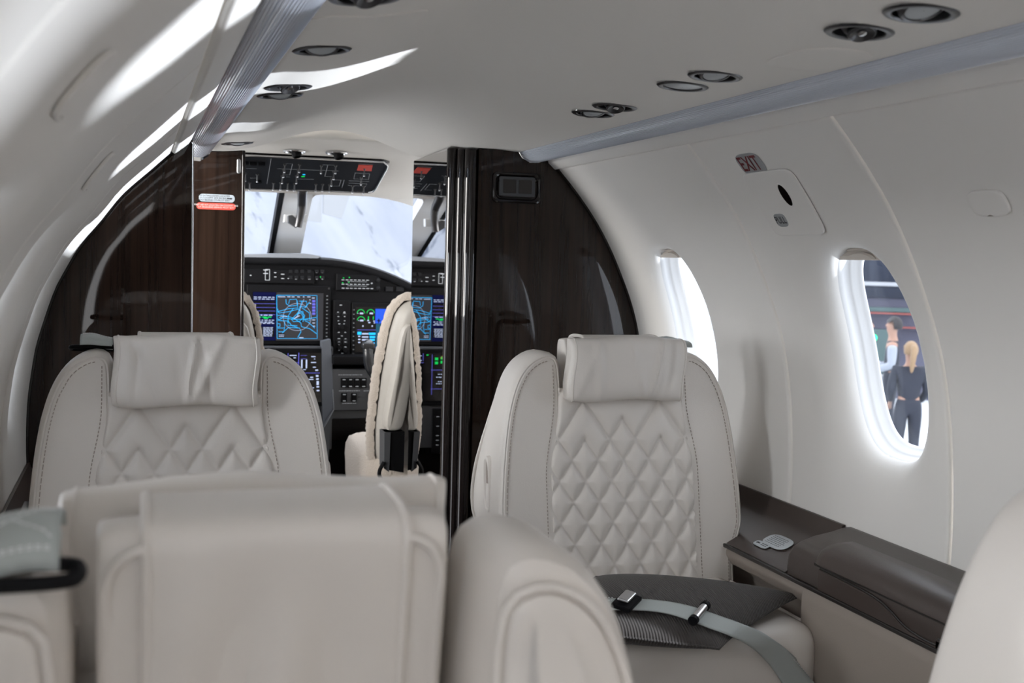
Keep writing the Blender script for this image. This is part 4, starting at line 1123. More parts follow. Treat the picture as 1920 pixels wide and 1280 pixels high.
for u in (545, 556, 567, 580, 594, 604.5):
    for v in (508.5, 520):
        p = px(u, v, .0148); mb = MB(); mb.rbox((p.x-.0062, y-.0018, p.z-.0055), (p.x+.0062, y+.001, p.z+.0055), .001, 2); build(mb, 'push_button', 'plastic2', tt)
mb = MB(); p = px(501.5, 515, .0148)
mb.rings([rrect(p.x, p.z, .0075+o, .0190+o, .002, y-d) for o, d in ((.0008, 0), (.0008, .001), (-.0008, .001), (-.0008, 0))], True, False, False); build(mb, 'switch_frame', 'legend', tt)
# radio panel, slightly tilted
tt = unit('radio_panel', 'small black radio panel with three rows of lit legends', 'control panel', .192, .352, .975, 1.036)
mb = MB(); mg = MB()
for r, v in enumerate((524.5, 532.5, 540)):
    for k in range(8 if r == 2 else 7):
        u = 643+k*7.7+(0 if r < 2 else .4); p = px(u, v+k*.12, .0148)
        rect(mb, p.x-.005, p.x+.005, p.z-.001, p.z+.001, y-.0003)
for u, v in ((644, 521), (655, 520), (642.5, 530), (654, 529)):
    p = px(u, v, .0148); rect(mg, p.x-.0022, p.x+.0022, p.z-.0016, p.z+.0016, y-.0004)
for v in (527.5, 535.5):
    a, b = px(651, v, .0148), px(688, v+.4, .0148); rect(mb, a.x, b.x, a.z-.0004, a.z+.0004, y-.0003)
p = px(697, 531, .0148); rect(mb, p.x-.0025, p.x+.0025, p.z-.002, p.z+.002, y-.0004)
build(mb, 'legends', 'legend', tt, smooth=False); build(mg, 'green_lights', 'scr_green', tt, smooth=False)
for u, v in ((709, 525), (709, 540)):
    p = px(u, v, .0148); mb = MB(); mb.lathe([(.007, 0), (.0065, .008), (.005, .009), (.0005, .009)], p, (0, -1, 0), 18); build(mb, 'knob', 'plastic2', tt)
for u in (730, 750):
    p = px(u, 542, .01); mb = MB(); mb.rbox((p.x-.014, PY-.010, p.z-.009), (p.x+.014, PY+.002, p.z+.009), .002, 2)
    o = build(mb, 'blank_switch', 'plastic2', t)
# ---- the three displays
def softkeys(tt, x, z0, z1, n, y, w=.0085):
    for k in range(n):
        z = z0+(z1-z0)*k/(n-1); mb = MB(); mb.rbox((x-w/2, y-.0025, z-.0035), (x+w/2, y+.001, z+.0035), .0008, 2)
        mb.cur = 1; rect(mb, x-w*.3, x+w*.3, z-.0006, z+.0006, y-.0028); build(mb, 'soft_key', ['plastic2', 'legend'], tt)
# map display
D1 = unit('map_display', 'cockpit screen showing a cyan airport map inside a white range ring', 'display', -.125, .172, .778, .990, group='cockpit displays', body='plastic')
y = PY-.0146
mb = MB(); rect(mb, -.105, .147, .792, .966, y); S = build(mb, 'screen', 'scr_black', D1, smooth=False)
y -= .0004
mb = MB(); rect(mb, -.104, -.024, .793, .965, y); build(mb, 'list_area', 'scr_navy', S, smooth=False)
mb = MB(); rect(mb, -.0215, .1455, .793, .9645, y); build(mb, 'terrain', 'scr_map', S, smooth=False)
y -= .0005
mc, mw_, mgn, mbk, mv = MB(), MB(), MB(), MB(), MB()
# map pixel frame: crop at 440,460 with 4.265 px per px
mp = lambda a, b: (lambda p: Vector((p.x, y, p.z)))(px(440+a/4.265, 460+b/4.265, .0155))
def cl(pts, w=.0015, m=None): (m or mc).ribbon([mp(*q) for q in pts], w, (0, -1, 0), .0001)
cl([(336, 398), (658, 400), (660, 745), (340, 743), (336, 398)], .0016)
for L_ in ([(343, 530), (430, 505), (505, 500), (500, 440)], [(343, 505), (352, 540), (430, 530), (512, 508), (560, 560), (545, 610)], [(410, 430), (412, 465), (440, 485), (500, 480), (495, 430), (440, 432), (432, 465)], [(515, 445), (575, 446), (577, 490), (517, 490)],
           [(343, 560), (380, 556), (470, 580), (530, 620), (535, 650), (600, 665), (655, 705)], [(355, 575), (470, 590), (560, 590), (655, 575)], [(343, 585), (360, 600), (430, 605), (425, 640), (500, 640)], [(343, 625), (362, 626), (362, 650), (343, 652)], [(345, 660), (400, 660), (398, 610)],
           [(350, 690), (395, 690), (396, 665)], [(380, 700), (430, 655), (520, 660), (530, 690), (505, 735)], [(455, 590), (500, 545), (545, 525), (552, 570), (520, 605), (470, 610), (455, 590)], [(500, 540), (535, 545), (555, 590), (600, 600), (598, 540), (540, 500)], [(560, 600), (590, 615), (640, 660)],
           [(425, 600), (455, 640), (505, 655)], [(540, 440), (500, 560)], [(600, 450), (560, 500)], [(470, 500), (430, 560), (425, 620)], [(345, 600), (380, 580), (395, 560)]):
    cl(L_)
cl([(500+112*math.cos(a), 572+108*math.sin(a)) for a in [2*PI*i/48 for i in range(49)]], .0010, mw_)
cl([(555, 428), (505, 560), (470, 590)], .0012, mw_); cl([(475, 585), (520, 560)], .003, mw_); cl([(365, 565), (420, 570)], .002, mw_)
for a, b, w in [(345, 410, 60), (420, 410, 26), (455, 411, 24), (500, 411, 22), (545, 411, 14), (580, 411, 26), (618, 420, 22), (620, 595, 24), (622, 620, 20), (625, 645, 18), (515, 737, 35), (598, 435, 8), (598, 463, 14)]:
    p, q = mp(a, b), mp(a+w, b); rect(mw_, p.x, q.x, p.z-.0014, p.z+.0014, y)
for b in (445, 470, 495, 520, 545): p, q = mp(620, b), mp(645, b); rect(mv, p.x, q.x, p.z-.004, p.z+.004, y)
for b in (715, 727): p, q = mp(352, b), mp(395, b); rect(mw_, p.x, q.x, p.z-.001, p.z+.001, y-.0002)
p, q = mp(345, 735), mp(400, 705); rect(mbk, p.x, q.x, p.z, q.z, y)
mbk.add([mp(*k) for k in ((500, 595), (545, 590), (540, 620), (515, 612))], [[0, 1, 2, 3]])
# the list at the left of the map (it runs on behind the pilot seat)
X0, X1 = -.103, -.0255
zr = lambda b: px(440, 460+b/4.265, .0155).z
for a, b in ((440, 463), (463, 492), (494, 520), (522, 548)): rect(mbk, X0+.001, X1-.001, zr(b-2), zr(a), y)
for b in (410, 425, 555, 570, 595, 610, 620): bars(mw_ if b != 570 else mgn, X0+.002, zr(b), y-.0002, .072, .0030, 6, rnd, .004, .006, .016)
for b in (462, 493, 521, 549): rect(mv, X0, X1, zr(b)-.0006, zr(b)+.0006, y-.0002)
rect(mbk, X0+.030, X1-.002, zr(728), zr(648), y)
for b in range(655, 730, 11): bars(mw_, X0+.036, zr(b), y-.0002, .034, .0024, 3, rnd, .002, .006, .012)
rect(mgn, -.066, -.050, zr(583), zr(573), y-.0004)
for nm, m_, mt in (('map_lines', mc, 'scr_cyan'), ('white_symbols', mw_, 'scr_white'), ('green_symbols', mgn, 'scr_green'), ('dark_boxes', mbk, 'scr_black'), ('violet_symbols', mv, 'scr_violet')):
    if m_.v: build(m_, nm, mt, S, smooth=False)
softkeys(D1, .159, .808, .955, 12, PY-.014)
for z in (.785, .982):
    mb = MB(); mb.lathe([(.0035, 0), (.003, .0015), (.0003, .0018)], ip(.165, z, .014), (0, -1, 0), 12); build(mb, 'corner_screw', 'darkmetal', D1)
# lower display (closer and tilted a little)
YL = 4.215
D2 = unit('systems_display', 'lower cockpit screen with white bar gauges half hidden by the seat shoulder', 'display', -.125, .173, .560, .768, y=YL, group='cockpit displays')
y = YL-.0146; mb = MB(); rect(mb, -.105, .147, .575, .752, y); S = build(mb, 'screen', 'scr_black', D2, smooth=False)
y -= .0008; mw_, mv, mgn, mn = MB(), MB(), MB(), MB()
lp = lambda a, b: (lambda p: Vector((p.x, y, p.z)))(at(440+a/4.265, 460+b/4.265, Y=y))
def lr(m, a, b, w, h): p, q = lp(a, b), lp(a+w, b+h); rect(m, p.x, q.x, q.z, p.z, y)
for a, b, w, h in ((510, 858, 3, 160), (425, 860, 3, 60), (420, 935, 92, 3), (560, 1018, 120, 3), (528, 878, 50, 2), (528, 905, 50, 2)): lr(mv, a, b, w, h)
for a, b, w, h in ((532, 912, 10, 70), (569, 912, 10, 70), (440, 876, 55, 7), (470, 895, 20, 6), (440, 913, 14, 8), (612, 885, 34, 7), (634, 905, 10, 5), (610, 932, 40, 7), (625, 970, 24, 7), (645, 992, 22, 10), (605, 1050, 22, 8), (590, 1068, 40, 6), (650, 1036, 20, 14), (652, 1062, 20, 12), (655, 1085, 18, 30), (655, 1125, 20, 10), (655, 1155, 22, 10), (615, 1135, 20, 6), (548, 990, 22, 5)): lr(mw_, a, b, w, h)
for a, b, w, h in ((380, 868, 18, 9),): lr(mgn, a, b, w, h)
# part further left, seen in the mirror
for z in (.735, .72): rect(mgn, -.064, -.052, z-.005, z+.005, y); rect(mgn, -.042, -.030, z-.008, z+.002, y)
for x in (-.020, -.082): rect(mv, x, x+.0016, .60, .748, y)
for z in (.69, .62): rect(mv, -.10, -.015, z, z+.0014, y)
for z in (.675, .664, .648, .640): bars(mw_, -.076, z, y, .04, .0028, 4, rnd, .003, .005, .012)
for z in (.742, .736): bars(mn, -.14+.04, z, y, .05, .003, 4, rnd)
for nm, m_, mt in (('white_symbols', mw_, 'scr_white'), ('violet_lines', mv, 'scr_violet'), ('green_symbols', mgn, 'scr_green'), ('red_text', mn, 'scr_red')): build(m_, nm, mt, S, smooth=False)
softkeys(D2, .160, .590, .742, 12, YL-.014)
mb = MB(); mb.rbox((-.13, YL-.004, .40), (.178, YL+.04, .774), .004, 2); build(mb, 'display_mount', 'grey', t)
# engine display in the centre
D3 = unit('engine_display', 'centre cockpit screen with green dial arcs and bright blue attitude field', 'display', .250, .560, .715, .932, group='cockpit displays')
y = PY-.0146; mb = MB(); rect(mb, .264, .535, .732, .917, y); S = build(mb, 'screen', 'scr_black', D3, smooth=False)
y -= .0008; mw_, mg_, mbu, mt_, mcy, mk, mv = MB(), MB(), MB(), MB(), MB(), MB(), MB()
ep = lambda a, b, yy=None: (lambda p: Vector((p.x, y, p.z)))(at(620+a/6.4, 480+b/6.4, Y=y))
def er(m, a, b, w, h, dy=0): p, q = ep(a, b), ep(a+w, b+h); rect(m, p.x, q.x, q.z, p.z, y-dy)
er(mbu, 538, 632, 400, 178); er(mt_, 545, 812, 400, 330)
for cx_, cy_ in ((362, 685), (480, 685), (365, 770)):
    mg_.ribbon([ep(cx_+44*math.cos(a), cy_-44*math.sin(a)) for a in [PI*.0+PI*i/16 for i in range(17)]], .0022, (0, -1, 0), .0001)
    er(mw_, cx_-12, cy_-8, 40, 20)
for a, b, w, h in ((448, 722, 10, 46), (508, 722, 8, 40)): er(mg_, a, b, w, h)
for a, b, w, h in ((440, 765, 20, 14), (512, 775, 18, 12), (452, 790, 24, 14), (518, 795, 14, 12), (380, 830, 14, 18), (492, 830, 14, 18), (320, 684, 14, 6), (330, 768, 14, 6), (375, 922, 78, 18), (375, 962, 78, 16), (375, 996, 74, 18), (330, 955, 26, 14), (330, 992, 26, 14), (330, 1028, 26, 14), (392, 1032, 12, 8), (425, 1034, 24, 6), (560, 965, 40, 5), (560, 1018, 44, 5), (562, 1030, 14, 10), (562, 1060, 24, 8), (610, 820, 26, 8), (562, 1110, 40, 20)): er(mw_, a, b, w, h, .0002)
for a, b, w, h in ((322, 908, 46, 34), (458, 918, 80, 26), (468, 958, 66, 24), (468, 994, 60, 22), (468, 1034, 60, 20), (478, 1100, 40, 12)): er(mcy, a, b, w, h)
er(mv, 320, 882, 226, 6); er(mv, 470, 1090, 70, 3); er(mv, 556, 655, 3, 100); er(mv, 604, 655, 3, 100); er(mv, 556, 655, 50, 3); er(mt_, 556, 890, 80, 4, .0002)
er(mk, 554, 768, 44, 12, .0002); er(mk, 570, 752, 14, 48, .0002)
for nm, m_, mt in (('white_figures', mw_, 'scr_white'), ('green_dials', mg_, 'scr_green'), ('blue_field', mbu, 'scr_blue'), ('teal_field', mt_, 'scr_teal'), ('cyan_boxes', mcy, 'scr_cyan'), ('dark_symbol', mk, 'scr_black'), ('violet_lines', mv, 'scr_violet')): build(m_, nm, mt, S, smooth=False)
softkeys(D3, .2575, .745, .906, 11, PY-.014, .007)
mb = MB(); bars(mb, .262, .7235, PY-.0148, .06, .003, 4, rnd, .002, .006, .014); build(mb, 'legends', 'legend', D3, smooth=False)
# audio panel between
tt = unit('audio_panel', 'narrow upright black control panel between the map and engine screens', 'control panel', .183, .246, .722, .940)
mb = MB(); y = PY-.0148
for a, b in ((123, 587), (88, 673), (165, 670), (165, 682), (92, 725), (168, 725), (92, 775), (168, 775), (105, 812), (160, 812), (98, 915), (175, 915), (135, 957), (100, 990), (178, 992), (100, 1030), (178, 1030), (100, 1060), (100, 1130), (140, 1165), (178, 1090)):
    p = at(620+a/6.4, 480+b/6.4, Y=y); w = rnd.uniform(.004, .009); rect(mb, p.x-w/2, p.x+w/2, p.z-.0011, p.z+.0011, y-.0003)
build(mb, 'legends', 'legend', tt, smooth=False)
for a, b, r in ((125, 850, .009), (100, 1100, .007), (172, 1128, .011)):
    p = at(620+a/6.4, 480+b/6.4, Y=y); mb = MB(); mb.lathe([(r, 0), (r*.95, .012), (r*.8, .014), (.0005, .014)], p, (0, -1, 0), 20); build(mb, 'knob', 'plastic', tt)
for a, b in ((88, 690), (165, 700), (98, 1005), (178, 1008), (98, 1045), (178, 1048)):
    p = at(620+a/6.4, 480+b/6.4, Y=y); mb = MB(); mb.rbox((p.x-.008, y-.002, p.z-.004), (p.x+.008, y+.001, p.z+.004), .001, 2); build(mb, 'push_button', 'plastic2', tt)
# grey switch panel below, and the slanted grey console cheek
YS = 4.19
s0 = at(622, 692, Y=YS); s1 = at(790, 768, Y=YS)
tt = thing('switch_console', 'grey console below the screens with four square rocker switches', 'switch panel', (.3, YS, .6))
mb = MB(); mb.rbox((s0.x, YS, s1.z), (.56, YS+.06, s0.z), .005, 3); mb.rbox((s0.x, YS+.01, s1.z-.03), (.56, YS+.06, s1.z+.004), .004, 2); build(mb, 'face', 'grey', tt)
mlg = MB()
def rocker(u0, v0, u1, v1):
    a, b = at(u0, v1, Y=YS), at(u1, v0, Y=YS); mb = MB(); mb.rbox((a.x, YS-.007, a.z), (b.x, YS+.001, b.z), .002, 2)
    o = build(mb, 'rocker_switch', 'plastic', tt); m = MB(); w = b.x-a.x
    for f in (.82, .12): rect(m, a.x+w*.25, a.x+w*.75, a.z+(b.z-a.z)*f-.0012, a.z+(b.z-a.z)*f+.0014, YS-.0073)
    build(m, 'legend', 'legend', o, smooth=False)
for k in range(4): rocker(639+k*12.3, 708, 650+k*12.3, 726)
for u in (639.5, 658, 690): rocker(u, 736, u+11, 753)
for u, v, w in ((641, 702.5, .03), (657, 702.5, .04), (670, 702.5, .03), (642, 732.5, .08), (648, 756, .05), (688, 732.5, .04)):
    p = at(u, v, Y=YS); bars(mlg, p.x-.012, p.z, YS-.0004, w, .0016, 3, rnd, .002, .004, .010)
build(mlg, 'legends', 'legend', tt, smooth=False)
M['cheek'] = mat('blue_grey_paint', (.11, .12, .14), .5, spec=.3)
tt = thing('console_cheek', 'slanted blue grey console cheek right of the lower screen', 'console', (.15, 4.2, .5))
mb = MB(); mb.prism([at(u, v, Y=4.19) for u, v in ((604, 640), (620, 636), (623, 690), (626, 768), (606, 800), (604, 742))], (0, .05, 0)); build(mb, 'upper_face', M['cheek'], tt, ang=20)
mb = MB(); mb.prism([at(u, v, Y=4.17) for u, v in ((606, 800), (626, 768), (620, 800), (614, 900), (616, 960), (590, 960), (600, 860))], (0, .05, 0)); build(mb, 'lower_face', 'grey', tt, ang=20)
mb = MB(); mb.tube([at(u, v, Y=4.168) for u, v in ((604, 806), (614, 790), (626, 768), (624, 730))], .0014, 8); build(mb, 'edge_strip', 'lightgrey', tt)
# keypad left of the footwell (shows in the mirror)
tt = unit('keypad_panel', 'black keypad panel reflected at the bottom of the mirror', 'control panel', -.17, -.02, .385, .552, y=4.18)
mb = MB()
for r in range(9):
    for c in range(5):
        x, z = -.155+c*.029, .54-r*.0175
        if rnd.random() < .85: rect(mb, x-.005, x+.005, z-.0012, z+.0012, 4.1655)
build(mb, 'legends', 'legend', tt, smooth=False)
for z in (.42, .50):
    mb = MB(); mb.lathe([(.013, 0), (.012, .018), (.009, .020), (.0005, .020)], Vector((-.125, 4.166, z-.02)), (0, -1, 0), 20); build(mb, 'knob', 'chrome', tt)
# control yoke
t = thing('control_yoke', 'glossy black control yoke horn in front of the engine screen', 'yoke', at(700, 690, Y=4.0))
c = catmull([at(u, v, Y=y) for u, v, y in ((691, 645, 4.02), (690, 652, 4.0), (690.5, 668, 3.99), (692, 682, 3.99), (697, 695, 3.99), (706, 705, 4.0), (720, 711, 4.01), (750, 714, 4.02))], 6)
mb = MB(); n = len(c); mb.tube(c, [(.019 if k < 9 else .0175) for k in range(n)], 16); build(mb, 'grip', 'yoke', t)
mb = MB(); mb.rbox((-.022, -.018, -.012), (.022, .018, .012), .008, 4, Matrix.Translation(at(690, 648, Y=3.995))); build(mb, 'grip_head', 'yoke', t)
a = at(750, 714, Y=4.02)
mb = MB(); mb.rbox((a.x-.03, 3.98, a.z-.04), (a.x+.09, 4.06, a.z+.03), .02, 4); build(mb, 'hub', 'black', t)
mb = MB(); mb.tube([Vector((a.x+.03, 4.05, a.z)), Vector((a.x+.03, 4.30, a.z))], .02, 14); build(mb, 'column', 'plastic', t)
mb = MB(); c2 = [Vector((2*(a.x+.03)-p.x, p.y, p.z)) for p in c]; mb.tube(c2, .0178, 16); build(mb, 'grip', 'yoke', t)

# ------------------------------------------------------------------ pilots' seats
def fur(mb, fn, nu, nv, amp, seed):
    r = random.Random(seed)
    def g(u, v):
        p = fn(u, v); q = noise.noise(p*95+Vector((seed, 0, 0)))*.6+noise.noise(p*230)*.5
        return p+(p-fn.c).normalized()*amp*q
    mb.grid(g, nu, nv, cu=True)
def pilot_seat(label, x, y, inb):
    "inb: direction of the inboard side (-1: towards -x)"
    t = thing('pilot_seat', label, 'seat', (x, y, 0), 0, 'sheepskin covered cockpit seats')
    L = dict(parent=t, local=True)
    def wz(z): return .205-.050*sstep(.55, 1.00, z)
    def sl(z): return -.17*(z-.5)          # reclined: the top leans back towards the cabin
    OUT = [(0, .47), (.16, .47), (.196, .50), (.202, .60), (.192, .75), (.176, .88), (.160, .945), (.135, .975), (.09, .985), (0, .988)]
    full = OUT+[(-a, b) for a, b in OUT[::-1]][1:-1]
    O = ccw(smooth_loop(dense(full), 3))
    def R(d, yy): return [Vector((a, yy+sl(b), b)) for a, b in inset(O, d)]
    mb = MB(); mb.rings([R(d, yy) for d, yy in ((.06, -.066), (.03, -.062), (.016, -.052), (.008, -.038), (.004, -.015), (.002, .03))], True, True, True); build(mb, 'back_shell', 'leather_crew', ang=40, **L)
    # three rear pads: a bolster on each side and a lower centre pad between dark seams
    for lo0, hi0, lo1, hi1, th, zt in ((-.133, .133, -.096, .096, .013, .905), (.137, .194, .100, .150, .016, .912), (-.194, -.137, -.150, -.100, .016, .912)):
        mb = MB(); zb = .60 if th > .01 else .49
        Q = ccw(smooth_loop(dense([(lo0, zb), (hi0, zb), (hi1, zt), (lo1, zt)]), 2))
        mb.rings([[Vector((a, yy+sl(b)-.022*sstep(.90, .75, b)*k, b)) for a, b in inset(Q, d)] for d, yy, k in ((0, -.052, 0), (.0005, -.066-th, 1), (.003, -.072-th, 1), (.009, -.0745-th, 1))], True, False, True); build(mb, 'rear_pad', 'leather_crew', ang=40, **L)
    mb = MB(); mb.rings([[Vector((.125*math.cos(a)*k, -.0680-.001*(1-k)+sl(.936+.017*math.sin(a)), .936+.017*math.sin(a)*k)) for a in [2*PI*i/28 for i in range(28)]] for k in (1, .5, .05)], True, False, True); build(mb, 'hand_slot', 'black', **L)
    # sheepskin on the front, wrapping round the edge
    O2 = ccw(smooth_loop(dense(full, 2), 3)); O2 = [q for a, b in zip(O2, O2[1:]+O2[:1]) for q in (a, ((a[0]+b[0])/2, (a[1]+b[1])/2))]
    mb = MB(); rg = []
    for k, (d, yy) in enumerate(((-.001, -.008), (-.012, -.004), (-.019, .006), (-.021, .02), (-.018, .036), (-.008, .050), (.01, .060), (.035, .065), (.07, .066))):
        row = []
        for i, (a, b) in enumerate(inset(O2, d)):
            p = Vector((a, yy+sl(b), b)); q = noise.noise(p*120)*.0045+noise.noise(p*260+Vector((3, 1, 2)))*.0035
            row.append(p+Vector((a, .02, b-.75)).normalized()*q)
        rg.append(row)
    mb.rings(rg, True, False, True); build(mb, 'sheepskin_cover', 'fur', ang=180, **L)
    # recline mechanism, handle loop
    sg = inb
    mb = MB(); mb.prism([Vector((sg*a, -.085+sl(b)-.03, b)) for a, b in ((.190, .598), (.184, .50), (.180, .485), (.130, .475), (.134, .598))], (0, .09, 0)); build(mb, 'recliner_box', 'plastic', ang=25, **L)
    mb = MB(); mb.prism([Vector((sg*a, -.118+sl(b), b)) for a, b in ((.194, .598), (.189, .49), (.174, .478), (.176, .598))], (0, .07, 0)); build(mb, 'recliner_cheek', 'grey', ang=25, **L)
    mb = MB(); mb.tube(catmull([Vector((sg*a, -.12, b)) for a, b in ((.19, .51), (.203, .485), (.200, .462), (.175, .448), (.140, .447), (.105, .462), (.09, .478))], 5), .0058, 10); build(mb, 'handle_loop', 'plastic', **L)
    # headrest
    mb = MB(); mb.rbox((-.085, -.035+sl(1.05), 1.0), (.085, .045+sl(1.05), 1.125), .032, 5); hb = build(mb, 'headrest', 'leather_crew', **L)
    mb = MB()
    for s_ in (1, -1): mb.tube([Vector((s_*.05, sl(1)-.0, .96)), Vector((s_*.05, sl(1)+.002, 1.03))], .006, 10)
    build(mb, 'headrest_post', 'chrome', hb, local=True)
    # sheepskin cushion
    mb = MB(); nu = 64; rg = []
    for k, (s_, z) in enumerate(((.98, .36), (1.0, .40), (1.01, .455), (1.0, .492), (.96, .512), (.88, .520), (.6, .524), (.3, .526), (.02, .526))):
        row = []
        for i in range(nu):
            c, s2 = sup(2*PI*i/nu, 5); p = Vector((c*.225*s_, .20+s2*.245*s_, z)); q = noise.noise(p*90)*.004+noise.noise(p*210)*.004
            row.append(p+Vector((c, s2, .6))*q)
        rg.append(row)
    mb.rings(rg, True, True, True); build(mb, 'cushion', 'fur', ang=180, **L)
    mb = MB(); mb.rbox((-.19, -.02, .03), (.19, .40, .37), .02, 2); build(mb, 'pedestal', 'plastic2', **L)
    return t
pilot_seat('sheepskin covered pilot seat seen from behind beside the mirror', .376, 3.43, -1)
pilot_seat('dark backed pilot seat with sheepskin edge just past the doorpost panel', -.352, 3.46, 1)

# ------------------------------------------------------------------ outside: exhibition hall
mb = MB(); mb.rbox((-40, -30, -1.30), (60, 60, -1.20), 0, 1)
struct(build(mb, 'ground', mat('pale_hall_floor', (.62, .64, .66), .5)))
mb = MB(); mb.rbox((-8, 14.0, -1.2), (4.2, 14.12, 9.0), .01, 1)
tag(build(mb, 'mountain_poster', 'snow'), 'huge poster of snowy mountains seen through the windshield', 'poster')
def windshield_reflection(poly, label):  # pale panels added to imitate reflections in the windshield glass
    mb = MB(); mb.prism([at(u, v, Y=12.5) for u, v in poly], (0, .03, 0)); tag(build(mb, 'windshield_reflection', M['board'], ang=20), label, 'board', 'panels imitating windshield reflections')
M['board'] = mat('reflection_and_counter_white', (.235, .24, .25), .6)
windshield_reflection([(560, 330), (605, 330), (603, 417), (572, 413)], 'narrow white panel added as a windshield reflection beside the centre post')
windshield_reflection([(607, 330), (668, 330), (641, 410), (606, 400)], 'larger slanted white panel added as a reflection in the right windshield pane')
# booth seen through the exit window: built square to the line of sight of the aisle
bd = Vector((11.6, 16.9, -1.2)); ang = -math.radians(35)
t = thing('trade_booth', 'navy and lilac trade show booth seen through the exit window', 'booth', bd, ang)
def bpart(name, mt, lo, hi, r=.01):
    mb = MB(); mb.rbox(lo, hi, r, 2); return build(mb, name, mt, t, local=True)
M['navy'] = mat('navy_drape', (.016, .022, .040), .8); M['lilac'] = mat('lilac_panel', (.085, .085, .125), .7); M['boothwhite'] = mat('booth_white', (.30, .31, .33), .6); M['boothred'] = mat('booth_red', (.25, .06, .05), .6); M['tealbox'] = mat('booth_teal', (.05, .085, .085), .7)
mb = MB(); mb.grid(lambda u, v: Vector((-3+9*u, 1.5+.05*math.sin(u*120)+.03*math.sin(u*47), 1.2+4.2*v)), 300, 2); mb.rbox((-3, 1.58, 1.2), (6, 1.62, 5.4), 0, 1); build(mb, 'drape', 'navy', t, local=True, ang=60)
bpart('lilac_wall', 'lilac', (-1.6, 1.40, .0), (6, 1.50, 1.80))
bpart('dark_band', 'navy', (-1.6, 1.36, 1.80), (6, 1.42, 1.98))
bpart('white_beam', 'boothwhite', (-1.6, 1.0, 2.02), (6, 1.12, 2.09)); bpart('white_upright', 'boothwhite', (-.72, 1.02, 0), (-.66, 1.10, 2.05)); bpart('white_upright', 'boothwhite', (.30, 1.02, 1.85), (.38, 1.10, 2.05))
bpart('red_shelf', 'boothred', (-.6, 1.1, 1.52), (.45, 1.35, 1.55)); bpart('red_shelf', 'boothred', (.2, 1.1, 1.28), (1.4, 1.35, 1.305))
bpart('teal_display', 'tealbox', (-.6, 1.12, 1.56), (.42, 1.3, 1.64)); bpart('teal_display', 'tealbox', (-.62, .9, .70), (.15, 1.2, 1.25))
t2 = thing('booth_counter', 'white trade show counter behind the standing man outside', 'counter', bd+Vector((-.9, -.9, 0)), ang)
mb = MB(); mb.rbox((-1.1, -.25, 0), (.35, .25, .62), .02, 2); build(mb, 'body', 'boothwhite', t2, local=True)
mb = MB(); mb.rbox((-1.15, -.3, .62), (.40, .3, .66), .01, 2); build(mb, 'top', M['board'], t2, local=True)
mb = MB(); mb.rbox((-.9, -.15, .67), (.2, .15, .82), .02, 2); tag(build(mb, 'product_tray', 'tealbox'), 'dark tray of goods on the white counter outside', 'tray'); bpy.data.objects['product_tray'].matrix_world = Matrix.Translation(bd+Vector((-.9, -.9, 0))) @ Matrix.Rotation(ang, 4, 'Z')
mb = MB(); mb.lathe([(.001, -.05), (.035, -.035), (.05, 0), (.035, .035), (.001, .05)], Vector((0, 0, 0)), (0, 0, 1), 16)
tag(build(mb, 'green_lamp', glow('green_led', (.02, 1.0, .25), 6)), 'tiny bright green light by the man outside the exit window', 'lamp'); bpy.data.objects['green_lamp'].location = at(1638, 633, Y=14.3)
# white stand partly seen through the forward window
t3 = thing('white_stand', 'bright white stand with a grey box beyond the forward window', 'booth', (5.2, 11.2, -1.2), -math.radians(25))
mb = MB(); mb.rbox((-2.2, 0, 0), (1.6, .3, 3.4), .02, 2); build(mb, 'wall', mat('stand_white', (.72, .74, .77), .6), t3, local=True)
mb = MB(); mb.rbox((-.1, -.35, 1.65), (.75, -.02, 1.83), .02, 2); mb.rbox((.1, -.30, 1.83), (.5, -.05, 2.0), .02, 2); build(mb, 'equipment_box', mat('stand_grey', (.40, .43, .47), .6), t3, local=True)

# ------------------------------------------------------------------ people outside
SK = mat('skin', (.30, .17, .12), .6); HB = mat('dark_hair', (.012, .010, .012), .6); HBl = mat('blond_hair', (.22, .14, .075), .6)
NV = mat('navy_suit', (.010, .013, .024), .8); WS_ = mat('white_shirt', (.26, .28, .32), .7)
def skin_obj(name, pts, edges, mt, parent):
    names = list(pts); me = bpy.data.meshes.new(name)
    me.from_pydata([pts[k][:3] for k in names], [(names.index(a), names.index(b)) for a, b in edges], [])
    o = bpy.data.objects.new(name, me); C.objects.link(o); o.parent = parent; MW[o.name] = Matrix.Identity(4)
    me.materials.append(mt); md = o.modifiers.new('skin', 'SKIN'); md.use_smooth_shade = True
    for i, k in enumerate(names):
        r = pts[k][3:]; me.skin_vertices[0].data[i].radius = (r[0], r[1] if len(r) > 1 else r[0])
    me.skin_vertices[0].data[0].use_root = True
    s_ = o.modifiers.new('sub', 'SUBSURF'); s_.levels = 1; s_.render_levels = 2
    return o
